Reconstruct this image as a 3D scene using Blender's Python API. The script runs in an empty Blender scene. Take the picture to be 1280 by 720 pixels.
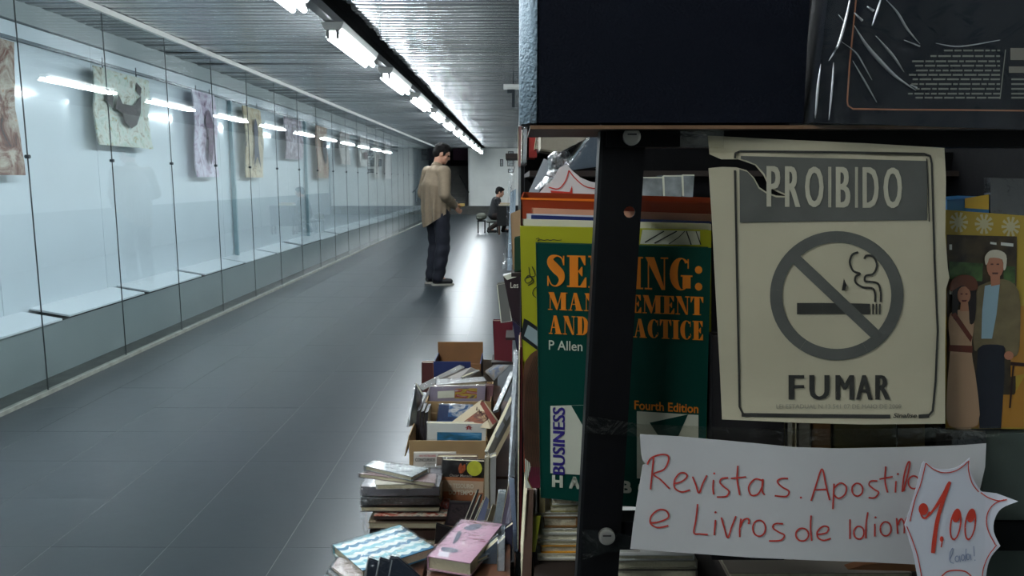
import bpy, bmesh, math, random
from mathutils import Vector, Matrix
from mathutils.geometry import tessellate_polygon
random.seed(7)
SC = bpy.context.scene
COL = SC.collection
# ---------------------------------------------------------------- camera
F = 950.0
PITCH = math.atan(135.0 / F)
YAW = math.atan(5.0 / F)
cam = bpy.data.objects.new('camera', bpy.data.cameras.new('camera'))
COL.objects.link(cam)
cam.location = (0, 0, 1.24)
cam.rotation_euler = (math.pi / 2 - PITCH, 0, YAW)
cam.data.sensor_width = 36.0
cam.data.lens = F / 1280.0 * 36.0
cam.data.clip_start = 0.02
SC.camera = cam
CR = cam.rotation_euler.to_matrix()
CP = Vector(cam.location)
# ---------------------------------------------------------------- world, exposure
w = bpy.data.worlds.new('world'); SC.world = w; w.use_nodes = True
w.node_tree.nodes['Background'].inputs[0].default_value = (0.5, 0.6, 0.7, 1)
w.node_tree.nodes['Background'].inputs[1].default_value = 0.02
SC.view_settings.view_transform = 'Standard'
SC.view_settings.look = 'None'
SC.view_settings.gamma = 1
SC.view_settings.use_curve_mapping = False
SC.view_settings.exposure = 0.12
LAMP_STRENGTH = 104.0

# ---------------------------------------------------------------- geometry helpers
def ray(x, y):
    return CR @ Vector(((x - 640) / F, (360 - y) / F, -1))
def PY(x, y, Y):          # point of the photograph on the plane world-Y = Y
    d = ray(x, y); return CP + d * ((Y - CP.y) / d.y)
def PZ(x, y, Z):
    d = ray(x, y); return CP + d * ((Z - CP.z) / d.z)
def PX(x, y, X):
    d = ray(x, y); return CP + d * ((X - CP.x) / d.x)

MATS = {}
def mat(name, col, rough=0.6, metal=0.0, coat=0.0, noise=0.0, nscale=20.0, bump=0.0, bscale=60.0, spec=0.5, emit=None):
    key = (name, tuple(col), rough, metal, coat, noise, nscale, bump, bscale)
    if key in MATS: return MATS[key]
    m = bpy.data.materials.new(name); m.use_nodes = True
    nt = m.node_tree; b = nt.nodes['Principled BSDF']
    c = tuple(col) + (1,) if len(col) == 3 else col
    b.inputs['Base Color'].default_value = c
    b.inputs['Roughness'].default_value = rough
    b.inputs['Metallic'].default_value = metal
    b.inputs['Coat Weight'].default_value = coat
    b.inputs['Coat Roughness'].default_value = 0.08
    b.inputs['Specular IOR Level'].default_value = spec
    if noise or bump:
        tc = nt.nodes.new('ShaderNodeTexCoord')
    if noise:
        n = nt.nodes.new('ShaderNodeTexNoise'); n.inputs['Scale'].default_value = nscale; n.inputs['Detail'].default_value = 6
        r = nt.nodes.new('ShaderNodeValToRGB')
        r.color_ramp.elements[0].position = 0.3; r.color_ramp.elements[1].position = 0.7
        r.color_ramp.elements[0].color = tuple(max(0, v * (1 - noise)) for v in c[:3]) + (1,)
        r.color_ramp.elements[1].color = tuple(min(1, v * (1 + noise)) for v in c[:3]) + (1,)
        nt.links.new(tc.outputs['Object'], n.inputs['Vector']); nt.links.new(n.outputs['Fac'], r.inputs['Fac'])
        nt.links.new(r.outputs['Color'], b.inputs['Base Color'])
    if bump:
        n = nt.nodes.new('ShaderNodeTexNoise'); n.inputs['Scale'].default_value = bscale; n.inputs['Detail'].default_value = 4
        bp = nt.nodes.new('ShaderNodeBump'); bp.inputs['Strength'].default_value = bump; bp.inputs['Distance'].default_value = 0.01
        nt.links.new(tc.outputs['Object'], n.inputs['Vector']); nt.links.new(n.outputs['Fac'], bp.inputs['Height'])
        nt.links.new(bp.outputs['Normal'], b.inputs['Normal'])
    if emit:
        b.inputs['Emission Color'].default_value = tuple(emit[0]) + (1,)
        b.inputs['Emission Strength'].default_value = emit[1]
    MATS[key] = m
    return m
def s2l(r, g, b):          # 0-255 display colour to linear
    f = lambda v: ((v / 255 + 0.055) / 1.055) ** 2.4 if v / 255 > 0.04045 else v / 255 / 12.92
    return (f(r), f(g), f(b))
def clear_mat(name, lo, hi, rough=0.03, tint=(1, 1, 1), bump=0.0, bscale=30.0, ior=1.5):
    """thin clear sheet: see-through with a Fresnel reflection"""
    if name in MATS: return MATS[name]
    m = bpy.data.materials.new(name); m.use_nodes = True
    nt = m.node_tree; nt.nodes.clear()
    o = nt.nodes.new('ShaderNodeOutputMaterial'); mx = nt.nodes.new('ShaderNodeMixShader')
    t = nt.nodes.new('ShaderNodeBsdfTransparent'); g = nt.nodes.new('ShaderNodeBsdfGlossy')
    t.inputs['Color'].default_value = tuple(tint) + (1,)
    g.inputs['Roughness'].default_value = rough
    ge = nt.nodes.new('ShaderNodeNewGeometry'); dt = nt.nodes.new('ShaderNodeVectorMath'); dt.operation = 'DOT_PRODUCT'
    nt.links.new(ge.outputs['Incoming'], dt.inputs[1]); nt.links.new(ge.outputs['Normal'], dt.inputs[0])
    def M(op, a_, b_=None):
        q = nt.nodes.new('ShaderNodeMath'); q.operation = op
        for i_, v_ in enumerate((a_, b_)):
            if v_ is None: continue
            if isinstance(v_, (int, float)): q.inputs[i_].default_value = v_
            else: nt.links.new(v_, q.inputs[i_])
        return q.outputs[0]
    sch = M('POWER', M('SUBTRACT', 1.0, M('ABSOLUTE', dt.outputs['Value'])), 5.0)      # Schlick, same from both sides
    fac = M('ADD', M('MULTIPLY', sch, hi - lo), lo)
    nt.links.new(fac, mx.inputs[0])
    nt.links.new(t.outputs[0], mx.inputs[1]); nt.links.new(g.outputs[0], mx.inputs[2]); nt.links.new(mx.outputs[0], o.inputs[0])
    if bump:
        tc = nt.nodes.new('ShaderNodeTexCoord')
        n = nt.nodes.new('ShaderNodeTexNoise'); n.inputs['Scale'].default_value = bscale; n.inputs['Detail'].default_value = 3
        n.inputs['Distortion'].default_value = 1.5
        bp = nt.nodes.new('ShaderNodeBump'); bp.inputs['Strength'].default_value = bump; bp.inputs['Distance'].default_value = 0.01
        nt.links.new(tc.outputs['Object'], n.inputs['Vector']); nt.links.new(n.outputs['Fac'], bp.inputs['Height'])
        nt.links.new(bp.outputs['Normal'], g.inputs['Normal']); nt.links.new(bp.outputs['Normal'], dt.inputs[0])
    MATS[name] = m
    return m
def art(name, bands, photo=None, coat=0.3, noise=0.0, rough=0.45):
    """printed cover: bands = [(v_from, colour)...] bottom to top; photo = (u0,v0,u1,v1,[colours],scale)"""
    m = bpy.data.materials.new(name); m.use_nodes = True
    nt = m.node_tree; b = nt.nodes['Principled BSDF']
    b.inputs['Roughness'].default_value = rough; b.inputs['Coat Weight'].default_value = coat; b.inputs['Coat Roughness'].default_value = 0.1
    uv = nt.nodes.new('ShaderNodeUVMap'); sp = nt.nodes.new('ShaderNodeSeparateXYZ'); nt.links.new(uv.outputs[0], sp.inputs[0])
    r = nt.nodes.new('ShaderNodeValToRGB'); cr = r.color_ramp; cr.interpolation = 'CONSTANT'
    cr.elements[0].position = 0; cr.elements[0].color = tuple(bands[0][1]) + (1,)
    if len(bands) == 1: cr.elements[1].position = 1; cr.elements[1].color = tuple(bands[0][1]) + (1,)
    else:
        cr.elements[1].position = bands[1][0]; cr.elements[1].color = tuple(bands[1][1]) + (1,)
        for p, c in bands[2:]:
            e = cr.elements.new(p); e.color = tuple(c) + (1,)
    nt.links.new(sp.outputs['Y'], r.inputs['Fac'])
    out = r.outputs['Color']
    if photo:
        u0, v0, u1, v1, cols, sc = photo
        n = nt.nodes.new('ShaderNodeTexNoise'); n.inputs['Scale'].default_value = sc; n.inputs['Detail'].default_value = 5; n.inputs['Distortion'].default_value = 0.8
        nt.links.new(uv.outputs[0], n.inputs['Vector'])
        q = nt.nodes.new('ShaderNodeValToRGB'); c2 = q.color_ramp
        k = len(cols)
        c2.elements[0].position = 0.3; c2.elements[0].color = tuple(cols[0]) + (1,)
        c2.elements[1].position = 0.7; c2.elements[1].color = tuple(cols[-1]) + (1,)
        for i in range(1, k - 1):
            e = c2.elements.new(0.3 + 0.4 * i / (k - 1)); e.color = tuple(cols[i]) + (1,)
        nt.links.new(n.outputs['Fac'], q.inputs['Fac'])
        prod = None
        for ch, lo, hi in (('X', u0, u1), ('Y', v0, v1)):
            for op, val in (('GREATER_THAN', lo), ('LESS_THAN', hi)):
                mm = nt.nodes.new('ShaderNodeMath'); mm.operation = op; mm.inputs[1].default_value = val
                nt.links.new(sp.outputs[ch], mm.inputs[0])
                if prod is None: prod = mm.outputs[0]
                else:
                    ml = nt.nodes.new('ShaderNodeMath'); ml.operation = 'MULTIPLY'
                    nt.links.new(prod, ml.inputs[0]); nt.links.new(mm.outputs[0], ml.inputs[1]); prod = ml.outputs[0]
        mx = nt.nodes.new('ShaderNodeMix'); mx.data_type = 'RGBA'
        nt.links.new(prod, mx.inputs[0]); nt.links.new(out, mx.inputs[6]); nt.links.new(q.outputs[0], mx.inputs[7])
        out = mx.outputs[2]
    nt.links.new(out, b.inputs['Base Color'])
    return m

def link(name, me, m=None, parent=None, smooth=False):
    o = bpy.data.objects.new(name, me); COL.objects.link(o)
    if m is not None:
        me.materials.clear(); me.materials.append(m)
    if parent is not None: o.parent = parent
    if smooth:
        for p in me.polygons: p.use_smooth = True
    return o
def tag(o, label, cat, group=None, kind=None):
    o['label'] = label; o['category'] = cat
    if group: o['group'] = group
    if kind: o['kind'] = kind
    return o
def thing(name, label, cat, loc=(0, 0, 0), group=None, rz=0):
    o = bpy.data.objects.new(name, None); COL.objects.link(o); o.location = loc; o.rotation_euler = (0, 0, rz)
    o.empty_display_size = 0.05
    return tag(o, label, cat, group)
def struct(o):
    o['kind'] = 'structure'; return o
def keep(o, parent):       # world-space mesh parented to an Empty that has been moved
    o.parent = parent
    o.matrix_parent_inverse = Matrix.LocRotScale(parent.location, parent.rotation_euler, None).inverted()
    return o
def me_from(verts, faces, uvs=None):
    me = bpy.data.meshes.new('m'); me.from_pydata([tuple(v) for v in verts], [], faces)
    if uvs:
        ul = me.uv_layers.new(name='UVMap')
        for lp in me.loops: ul.data[lp.index].uv = uvs[lp.vertex_index]
    me.update(); return me
BOXF = [(0, 1, 2, 3), (7, 6, 5, 4), (4, 5, 1, 0), (5, 6, 2, 1), (6, 7, 3, 2), (7, 4, 0, 3)]
UV8 = [(0, 1), (1, 1), (1, 0), (0, 0)] * 2
def prism_me(p4, vec):     # TL,TR,BR,BL + extrusion
    vec = Vector(vec); v = [Vector(p) for p in p4] + [Vector(p) + vec for p in p4]
    return me_from(v, BOXF, UV8)
def box_data(x0, x1, y0, y1, z0, z1):
    v = [(x0, y0, z1), (x1, y0, z1), (x1, y0, z0), (x0, y0, z0), (x0, y1, z1), (x1, y1, z1), (x1, y1, z0), (x0, y1, z0)]
    return v
def box_me(x0, x1, y0, y1, z0, z1, bev=0):
    me = me_from(box_data(x0, x1, y0, y1, z0, z1), BOXF, UV8)
    if bev: bevel(me, bev)
    return me
def bevel(me, w_, seg=1):
    bm = bmesh.new(); bm.from_mesh(me)
    bmesh.ops.bevel(bm, geom=bm.edges[:], offset=w_, segments=seg, affect='EDGES')
    bm.to_mesh(me); bm.free()
def boxes_me(lst):
    v = []; f = []
    for b in lst:
        n = len(v); v += box_data(*b); f += [tuple(i + n for i in q) for q in BOXF]
    return me_from(v, f, [UV8[i % 8] for i in range(len(v))])
def tube_me(pts, r, n=8, cap=True, radii=None):
    pts = [Vector(p) for p in pts]; V = []; Fc = []
    for i, p in enumerate(pts):
        d = (pts[min(i + 1, len(pts) - 1)] - pts[max(i - 1, 0)]).normalized()
        a = Vector((0, 0, 1)) if abs(d.z) < 0.9 else Vector((1, 0, 0))
        s = d.cross(a).normalized(); t = s.cross(d)
        rr = radii[i] if radii else r
        for k in range(n):
            an = 2 * math.pi * k / n
            V.append(p + s * math.cos(an) * rr + t * math.sin(an) * rr)
    for i in range(len(pts) - 1):
        for k in range(n):
            a, b = i * n + k, i * n + (k + 1) % n
            Fc.append((a, b, b + n, a + n))
    if cap: Fc += [tuple(range(n - 1, -1, -1)), tuple(range((len(pts) - 1) * n, len(pts) * n))]
    return me_from(V, Fc)
def join_me(mes):
    bm = bmesh.new()
    for m_ in mes: bm.from_mesh(m_)
    me = bpy.data.meshes.new('m'); bm.to_mesh(me); bm.free(); return me
# ---- 2-D artwork: list of polygons in 2-D (with optional holes), ribbons, text
def ribbon2(pts, wd, closed=False):
    pts = [Vector(p) for p in pts]
    n = len(pts); out = []
    if n == 1:
        c = pts[0]; r = wd * 0.6 if not isinstance(wd, (list, tuple)) else wd[0] * .6
        return [[(c.x + r * math.cos(a * math.pi / 4), c.y + r * math.sin(a * math.pi / 4)) for a in range(8)]]
    L = []; R = []
    for i in range(n):
        a = pts[(i - 1) % n] if (closed or i > 0) else pts[0]
        b = pts[(i + 1) % n] if (closed or i < n - 1) else pts[-1]
        d = (b - a).normalized(); nn = Vector((-d.y, d.x))
        hw = (wd[i] if isinstance(wd, (list, tuple)) else wd) / 2
        L.append(pts[i] + nn * hw); R.append(pts[i] - nn * hw)
    for i in range(n if closed else n - 1):
        j = (i + 1) % n
        out.append([tuple(L[i]), tuple(L[j]), tuple(R[j]), tuple(R[i])])
    return out
def smooth2(pts, k=5, closed=False):
    if len(pts) < 3: return pts
    P = [Vector(p) for p in pts]; n = len(P); out = []
    rng = n if closed else n - 1
    for i in range(rng):
        p0 = P[(i - 1) % n] if (closed or i > 0) else P[0]; p1 = P[i]; p2 = P[(i + 1) % n]
        p3 = P[(i + 2) % n] if (closed or i + 2 < n) else P[-1]
        for j in range(k):
            t = j / k
            out.append(0.5 * ((2 * p1) + (p2 - p0) * t + (2 * p0 - 5 * p1 + 4 * p2 - p3) * t * t + (-p0 + 3 * p1 - 3 * p2 + p3) * t ** 3))
    if not closed: out.append(P[-1])
    return [tuple(p) for p in out]
def ell2(cx, cy, rx, ry, n=32, a0=0, a1=360):
    return [(cx + rx * math.cos(math.radians(a0 + (a1 - a0) * i / n)), cy + ry * math.sin(math.radians(a0 + (a1 - a0) * i / n))) for i in range(n + (0 if a1 - a0 == 360 else 1))]
def ring2(cx, cy, rx, ry, ix, iy, n=48, a0=0, a1=360):
    out = []
    for i in range(n):
        a = math.radians(a0 + (a1 - a0) * i / n); b = math.radians(a0 + (a1 - a0) * (i + 1) / n)
        out.append([(cx + rx * math.cos(a), cy + ry * math.sin(a)), (cx + rx * math.cos(b), cy + ry * math.sin(b)),
                    (cx + ix * math.cos(b), cy + iy * math.sin(b)), (cx + ix * math.cos(a), cy + iy * math.sin(a))])
    return out
def text2(s, x0, x1, y0, y1, off=0.0, shear=0.0):
    """built-in font outlines filled and fitted to a box (y down, y0 = top)"""
    cu = bpy.data.curves.new('t', 'FONT'); cu.body = s; cu.offset = off; cu.shear = shear; cu.resolution_u = 3
    ob = bpy.data.objects.new('t', cu); COL.objects.link(ob)
    dg = bpy.context.evaluated_depsgraph_get(); dg.update()
    me = bpy.data.meshes.new_from_object(ob.evaluated_get(dg))
    V = [v.co.copy() for v in me.vertices]; Fs = [tuple(p.vertices) for p in me.polygons]
    bpy.data.objects.remove(ob); bpy.data.curves.remove(cu); bpy.data.meshes.remove(me)
    ax = min(v.x for v in V); bx = max(v.x for v in V); ay = min(v.y for v in V); by = max(v.y for v in V)
    out = []
    for f in Fs:
        out.append([(x0 + (V[i].x - ax) / (bx - ax) * (x1 - x0), y1 - (V[i].y - ay) / (by - ay) * (y1 - y0)) for i in f])
    return out
def bold2(s, x0, x1, y0, y1, dx, dy=0):
    out = []
    for k in (-1, 0, 1):
        for j in ((-1, 0, 1) if dy else (0,)): out += [[(x + k * dx / 2, y + j * dy / 2) for x, y in q] for q in text2(s, x0 + dx / 2, x1 - dx / 2, y0 + dy / 2, y1 - dy / 2)]
    return out
def rot_poly(polys, fn): return [[fn(*p) for p in q] for q in polys]
def print_me(polys, mp, cut=0):
    """2-D polygons mapped by mp(x,y)->3-D"""
    V = []; Fc = []
    for iq, q in enumerate(polys):
        n = len(V); dl = Vector((0, -(iq % 11) * 2e-5, 0))     # ink layers that overlap lie a hair apart
        if len(q) > 4:
            tris = tessellate_polygon([[Vector((a, b, 0)) for a, b in q]])
            V += [mp(a, b) + dl for a, b in q]; Fc += [tuple(n + i for i in t) for t in tris]
        else:
            V += [mp(a, b) + dl for a, b in q]; Fc.append(tuple(range(n, n + len(q))))
    return me_from(V, Fc)
def inside(p, poly):
    x, y = p; c = False; j = len(poly) - 1
    for i in range(len(poly)):
        if (poly[i][1] > y) != (poly[j][1] > y) and x < (poly[j][0] - poly[i][0]) * (y - poly[i][1]) / (poly[j][1] - poly[i][1]) + poly[i][0]: c = not c
        j = i
    return c
def sheet_me(poly, mp, thick, step=12):
    """paper sheet: outline filled with a fine grid so that it can curl, with thickness"""
    bm = bmesh.new()
    vs = [bm.verts.new((a, b, 0)) for a, b in poly]
    bm.faces.new(vs)
    xs = [p[0] for p in poly]; ys = [p[1] for p in poly]
    x = min(xs) + step
    while x < max(xs):
        bmesh.ops.bisect_plane(bm, geom=bm.verts[:] + bm.edges[:] + bm.faces[:], plane_co=(x, 0, 0), plane_no=(1, 0, 0)); x += step
    y = min(ys) + step
    while y < max(ys):
        bmesh.ops.bisect_plane(bm, geom=bm.verts[:] + bm.edges[:] + bm.faces[:], plane_co=(0, y, 0), plane_no=(0, 1, 0)); y += step
    bmesh.ops.triangulate(bm, faces=bm.faces[:])
    x0, x1, y0, y1 = min(xs), max(xs), min(ys), max(ys)
    ul = bm.loops.layers.uv.new('UVMap')
    for f in bm.faces:
        for l in f.loops: l[ul].uv = ((l.vert.co.x - x0) / (x1 - x0), 1 - (l.vert.co.y - y0) / (y1 - y0))
    for v in bm.verts: v.co = mp(v.co.x, v.co.y)
    r = bmesh.ops.extrude_face_region(bm, geom=bm.faces[:])
    for v in [g for g in r['geom'] if isinstance(g, bmesh.types.BMVert)]: v.co.y += thick
    bmesh.ops.recalc_face_normals(bm, faces=bm.faces[:])
    me = bpy.data.meshes.new('m'); bm.to_mesh(me); bm.free(); return me

PAGE = mat('page_edges', s2l(190, 180, 150), 0.85, bump=0.3, bscale=150)
WRAP = clear_mat('clear_wrap', 0.05, 0.95, 0.12, bump=0.8, bscale=28)
WRAP2 = clear_mat('crumpled_clear_plastic', 0.16, 1.0, 0.15, bump=1.0, bscale=45)

def book(label, pts, t, cover, group='secondhand books on the display bench', wrap=False, spine=3, name='book', cat='book',
         pages=None, inset=0.003, direction=None, spine_mat=None):
    """pts: TL,TR,BR,BL world points of the cover that faces us; t thickness away from us.
    spine: index of the edge that carries the spine (0 top,1 right,2 bottom,3 left)"""
    p = [Vector(q) for q in pts]
    c = sum(p, Vector()) / 4
    n = (p[1] - p[0]).cross(p[3] - p[0]).normalized()
    if direction is not None: n = Vector(direction).normalized()
    elif n.dot(c - CP) < 0: n = -n
    th = min(0.0018, t * 0.12)
    low = min(p + [q + n * t for q in p], key=lambda v: v.z)
    r = thing(name, label, cat, (c.x, c.y, low.z), group)
    fm = prism_me(p, n * th); bm_ = prism_me([q + n * (t - th) for q in p], n * th)
    a, b = [(0, 1), (1, 2), (2, 3), (3, 0)][spine]
    ins = ((p[(a + 2) % 4] + p[(a + 3) % 4]) / 2 - (p[a] + p[b]) / 2).normalized()
    e = p[a], p[b], p[b] + ins * th * 1.2, p[a] + ins * th * 1.2
    sm = me_from(list(e) + [q + n * t for q in e], BOXF, [UV8[a], UV8[b], UV8[b], UV8[a]] * 2)
    keep(link('cover', join_me([fm, bm_, sm]) if not spine_mat else join_me([fm, bm_]), cover), r)
    if spine_mat: keep(link('spine', sm, spine_mat), r)
    cc = [q + (c - q).normalized() * inset * 1.4 for q in p]
    for i in (a, b): cc[i] = cc[i] - ins * inset * 0.4
    keep(link('pages', prism_me([q + n * th for q in cc], n * (t - 2 * th)), pages or PAGE), r)
    if wrap:
        ex = [q + (q - c).normalized() * 0.004 - n * 0.0012 for q in p]
        wm = prism_me(ex, n * (t + 0.0024))
        bm2 = bmesh.new(); bm2.from_mesh(wm); bmesh.ops.subdivide_edges(bm2, edges=bm2.edges[:], cuts=5, use_grid_fill=True)
        rr = random.Random(int(abs(c.x * 1e4)) + int(c.z * 1e4))
        for v in bm2.verts: v.co += Vector((rr.uniform(-1, 1), rr.uniform(-1, 1), rr.uniform(-1, 1))) * 0.0007 - n * 0.0003
        bm2.to_mesh(wm); bm2.free()
        keep(link('plastic_wrap', wm, WRAP2 if wrap == 2 else WRAP, smooth=True), r)
    return r
def quadmap(px4, Y, lift=0.0):
    """unit square (u right, v down) -> quad of photo pixels standing on plane(s) Y (number or 4 numbers)"""
    Ys = [Y] * 4 if not isinstance(Y, (list, tuple)) else Y
    W = [PY(x, y, yy) for (x, y), yy in zip(px4, Ys)]
    def f(u, v):
        return (W[0] * (1 - u) + W[1] * u) * (1 - v) + (W[3] * (1 - u) + W[2] * u) * v + Vector((0, -lift, 0))
    return f
# ================================================================ THE SETTING
XG = -2.74      # glass wall
XP = -2.95      # grey plinth behind the glass
XB = -3.20      # white display wall
XR = 1.30       # right wall
YE = 27.7       # far end
YB = -5.0       # closing wall behind the viewer
ZC = 2.38       # ceiling
# ---- floor: stone tiles
slab_col = s2l(43, 50, 54)
tile_m = mat('dark_stone_tile', slab_col, 0.3, noise=0.10, nscale=1.7, bump=0.06, bscale=9, spec=0.36)
grout_m = mat('tile_joint', s2l(128, 130, 126), 0.7)
fl = struct(link('floor', box_me(XB, XR, YB, YE + 1.5, -0.12, -0.0012), grout_m))
TW = 0.4
tiles_y0 = PZ(200, 684, 0).y
x_cols = [-1.59 + TW * i for i in range(-3, 8)]
tm = box_me(0.0013, TW - 0.0013, 0.0004, TW - 0.0004, -0.012, 0)
tm.materials.append(tile_m)
far = []
for j in range(-16, 63):
    y = tiles_y0 + j * TW
    if y > YE - .3: break
    for x in x_cols:
        x1 = min(x + TW, XR)
        if x < XG + .02 and x + TW > XG: pass
        if -2 <= j < 19 and x > -3 and x < 0.3:
            o = bpy.data.objects.new('tile', tm); COL.objects.link(o); o.parent = fl
            o.location = (x, y, random.uniform(-.0003, .0003)); o.rotation_euler = (random.uniform(-.0004, .0004), random.uniform(-.0004, .0004), 0)
        else:
            far.append((x + .001, x1 - .001, y + .001, min(y + TW, YE) - .001, -.012, 0))
o = link('far_tile', boxes_me(far), tile_m, fl); o['kind'] = 'stuff'

# ---- ceiling: aluminium slats across the passage, open channel with the lamps
slat_m = mat('brushed_aluminium_slat', s2l(166, 170, 172), 0.24, metal=0.72, bump=0.008, bscale=3)
void_m = mat('dark_ceiling_void', (0.004, 0.004, 0.005), 0.9)
SP = 0.1
def slat_me(x0, x1):
    prof = [(-0.043, 0.014), (-0.0415, 0.004), (-0.036, 0.0), (-0.012, -0.0022), (0.012, -0.0022), (0.036, 0.0), (0.0415, 0.004), (0.043, 0.014)]
    top = [(y, z + 0.002) for y, z in prof[1:-1]]
    ring = prof + [(0.040, 0.014)] + [(y * 0.97, z + 0.0015) for y, z in reversed(prof[1:-1])] + [(-0.040, 0.014)]
    n = len(ring)
    v = [(x0, y, z) for y, z in ring] + [(x1, y, z) for y, z in ring]
    f = [(i, (i + 1) % n, n + (i + 1) % n, n + i) for i in range(n)]
    me = me_from(v, f); me.materials.append(slat_m)
    for p in me.polygons: p.use_smooth = True
    return me
for side, (xa, xb) in (('ceiling', (XB, -1.30)), ('ceiling', (-1.10, XR))):
    bk = struct(link('ceiling', box_me(xa, xb, YB, YE, ZC + .05, ZC + .12), void_m))
    sm = slat_me(xa, xb)
    n = 0
    farb = []
    for k in range(int((YE - YB) / SP)):
        y = YB + .05 + k * SP
        if y < 3.0 or n >= 240:
            farb.append((y, sm)); continue
        n += 1
        jit = random.choice((0, 0, 0, .012, -.01, .02)) if xb < -1 else random.choice((0, .0, .015, -.012, -.02))
        o = bpy.data.objects.new('slat', sm); COL.objects.link(o); o.parent = bk
        o.location = (jit * 0.6, y, ZC + random.uniform(-.0015, .0015)); o.rotation_euler = (random.uniform(-.035, .035), random.uniform(-.003, .003), 0)
    bm = bmesh.new()
    for y, _ in farb:
        s0 = len(bm.verts); bm.from_mesh(sm); bm.verts.ensure_lookup_table()
        for v in bm.verts[s0:]: v.co.y += y; v.co.z += ZC
    me = bpy.data.meshes.new('m'); bm.to_mesh(me); bm.free()
    o = link('distant_slat', me, slat_m, bk, True); o['kind'] = 'stuff'
struct(link('ceiling', box_me(-1.34, -1.06, YB, YE, ZC + .12, ZC + .2), void_m))

# ---- left side: white display wall, grey plinth with ledge panels, hanging rail
white_m = mat('white_laminate', s2l(226, 234, 240), 0.2, noise=0.05, nscale=1.2, coat=1.0)
wl = struct(link('wall_left', box_me(XB - .12, XB - .004, YB, YE, 0, ZC + .1), mat('wall_joint_shadow', s2l(70, 78, 82), .8)))
y = 1.0 - 1.22 * 4
while y < YE:
    link('wall_panel', box_me(XB - .004, XB, y + .0025, min(y + 1.22, YE) - .0025, .36, 2.235), white_m, wl); y += 1.22
link('upper_band', box_me(XB - .004, XB + .02, YB, YE, 2.245, ZC), mat('grey_band', s2l(150, 156, 156), .6), wl)
plinth_m = mat('grey_painted_plinth', s2l(140, 148, 148), 0.35, noise=0.08, nscale=2.5)
link('plinth', box_me(XB, XP, YB, YE, 0, .335), plinth_m, wl)
link('niche_floor', box_me(XP, XG - .02, YB, YE, 0, .004), mat('dark_mottled_niche_floor', s2l(62, 66, 62), .8, noise=.35, nscale=9), wl)  # niche floor in a dark, strongly mottled grey
ledge_m = mat('white_ledge_panel', s2l(226, 232, 236), 0.3, coat=.2)
yl = 4.87 - 1.1 * 5
i = 0
while yl < YE - 1:
    tilt = random.uniform(0, .012)
    v = [(XB + .002, yl + .04, .385), (XB + .002, yl + 1.06, .385), (XP + .012, yl + 1.06, .34), (XP + .012, yl + .04, .34)]
    o = link('ledge_panel', prism_me([(a, b, c + .012 + tilt) for a, b, c in v], (0, 0, -.012)), ledge_m, wl)
    yl += 1.1; i += 1
link('ledge_void', box_me(XB, XP - .002, YB, YE, .335, .342), mat('black_gap', (0.01, 0.01, 0.01), .9), wl)
link('hanging_rail', box_me(XB + .004, XB + .035, YB, YE, 2.115, 2.135), mat('dark_grey_rail', s2l(85, 95, 100), .4, metal=.5), wl)

# ---- glass wall
glass_m = clear_mat('partition_glass', 0.05, 0.92, 0.012, tint=(0.935, 0.965, 0.97), bump=0.006, bscale=0.9, ior=1.5)
win = struct(link('window_1', box_me(XG - .02, XG + .02, YB, YE, 0, .022), mat('worn_pale_kerb', s2l(135, 138, 130), .6, noise=.2, nscale=14)))
link('top_rail', box_me(XG - .012, XG + .018, YB, YE, ZC - .045, ZC - .008), mat('pale_metal_rail', s2l(190, 192, 188), .35, metal=.3), win)
seal_m = mat('dark_glass_joint', s2l(30, 38, 40), .5)
clamp_m = mat('steel_clamp', s2l(60, 66, 70), .3, metal=.8)
PW = 0.9
y = 4.31 - PW * 10
while y < YE:
    ye = min(y + PW, YE)
    link('glass_pane', box_me(XG - .004, XG + .004, y + .002, ye - .002, .022, ZC - .04), glass_m, win)
    link('joint', box_me(XG - .003, XG + .003, y - .0022, y + .0022, .022, ZC - .04), seal_m, win)
    if y > 2:
        link('clamp', join_me([tube_me([(XG - .012, y, 1.37), (XG + .012, y, 1.37)], .011, 12)]), clamp_m, win)
    y += PW
# support fins behind the glass (dark slim posts at two places)
for yy in (8.6, 11.6):
    link('support_post', box_me(XB + .01, XB + .05, yy - .02, yy + .02, .36, 2.11), mat('slim_grey_post', s2l(140, 165, 172), .4), wl)

# ---- right wall with grey dado, end wall, stair
wr = struct(link('wall_right', box_me(XR, XR + .12, YB, YE, 0, ZC + .1), mat('white_wall_paint', s2l(215, 218, 214), .5, noise=.05, nscale=2)))
link('dado', box_me(XR - .01, XR, YB, YE, 0, .78), mat('grey_dado', s2l(125, 134, 136), .5), wr)
struct(link('wall_back', box_me(XB, XR, YB - .12, YB, 0, ZC + .1), mat('white_wall_paint', s2l(215, 218, 214), .5, noise=.05, nscale=2)))
endp = mat('white_end_wall', s2l(236, 236, 230), .5, noise=.05, nscale=2)
XO = PY(585, 220, YE + .3).x      # stair opening right side
we = struct(link('wall_end', box_me(XO + .1, XR, YE + .3, YE + .42, .30, ZC + .1), endp))
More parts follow.
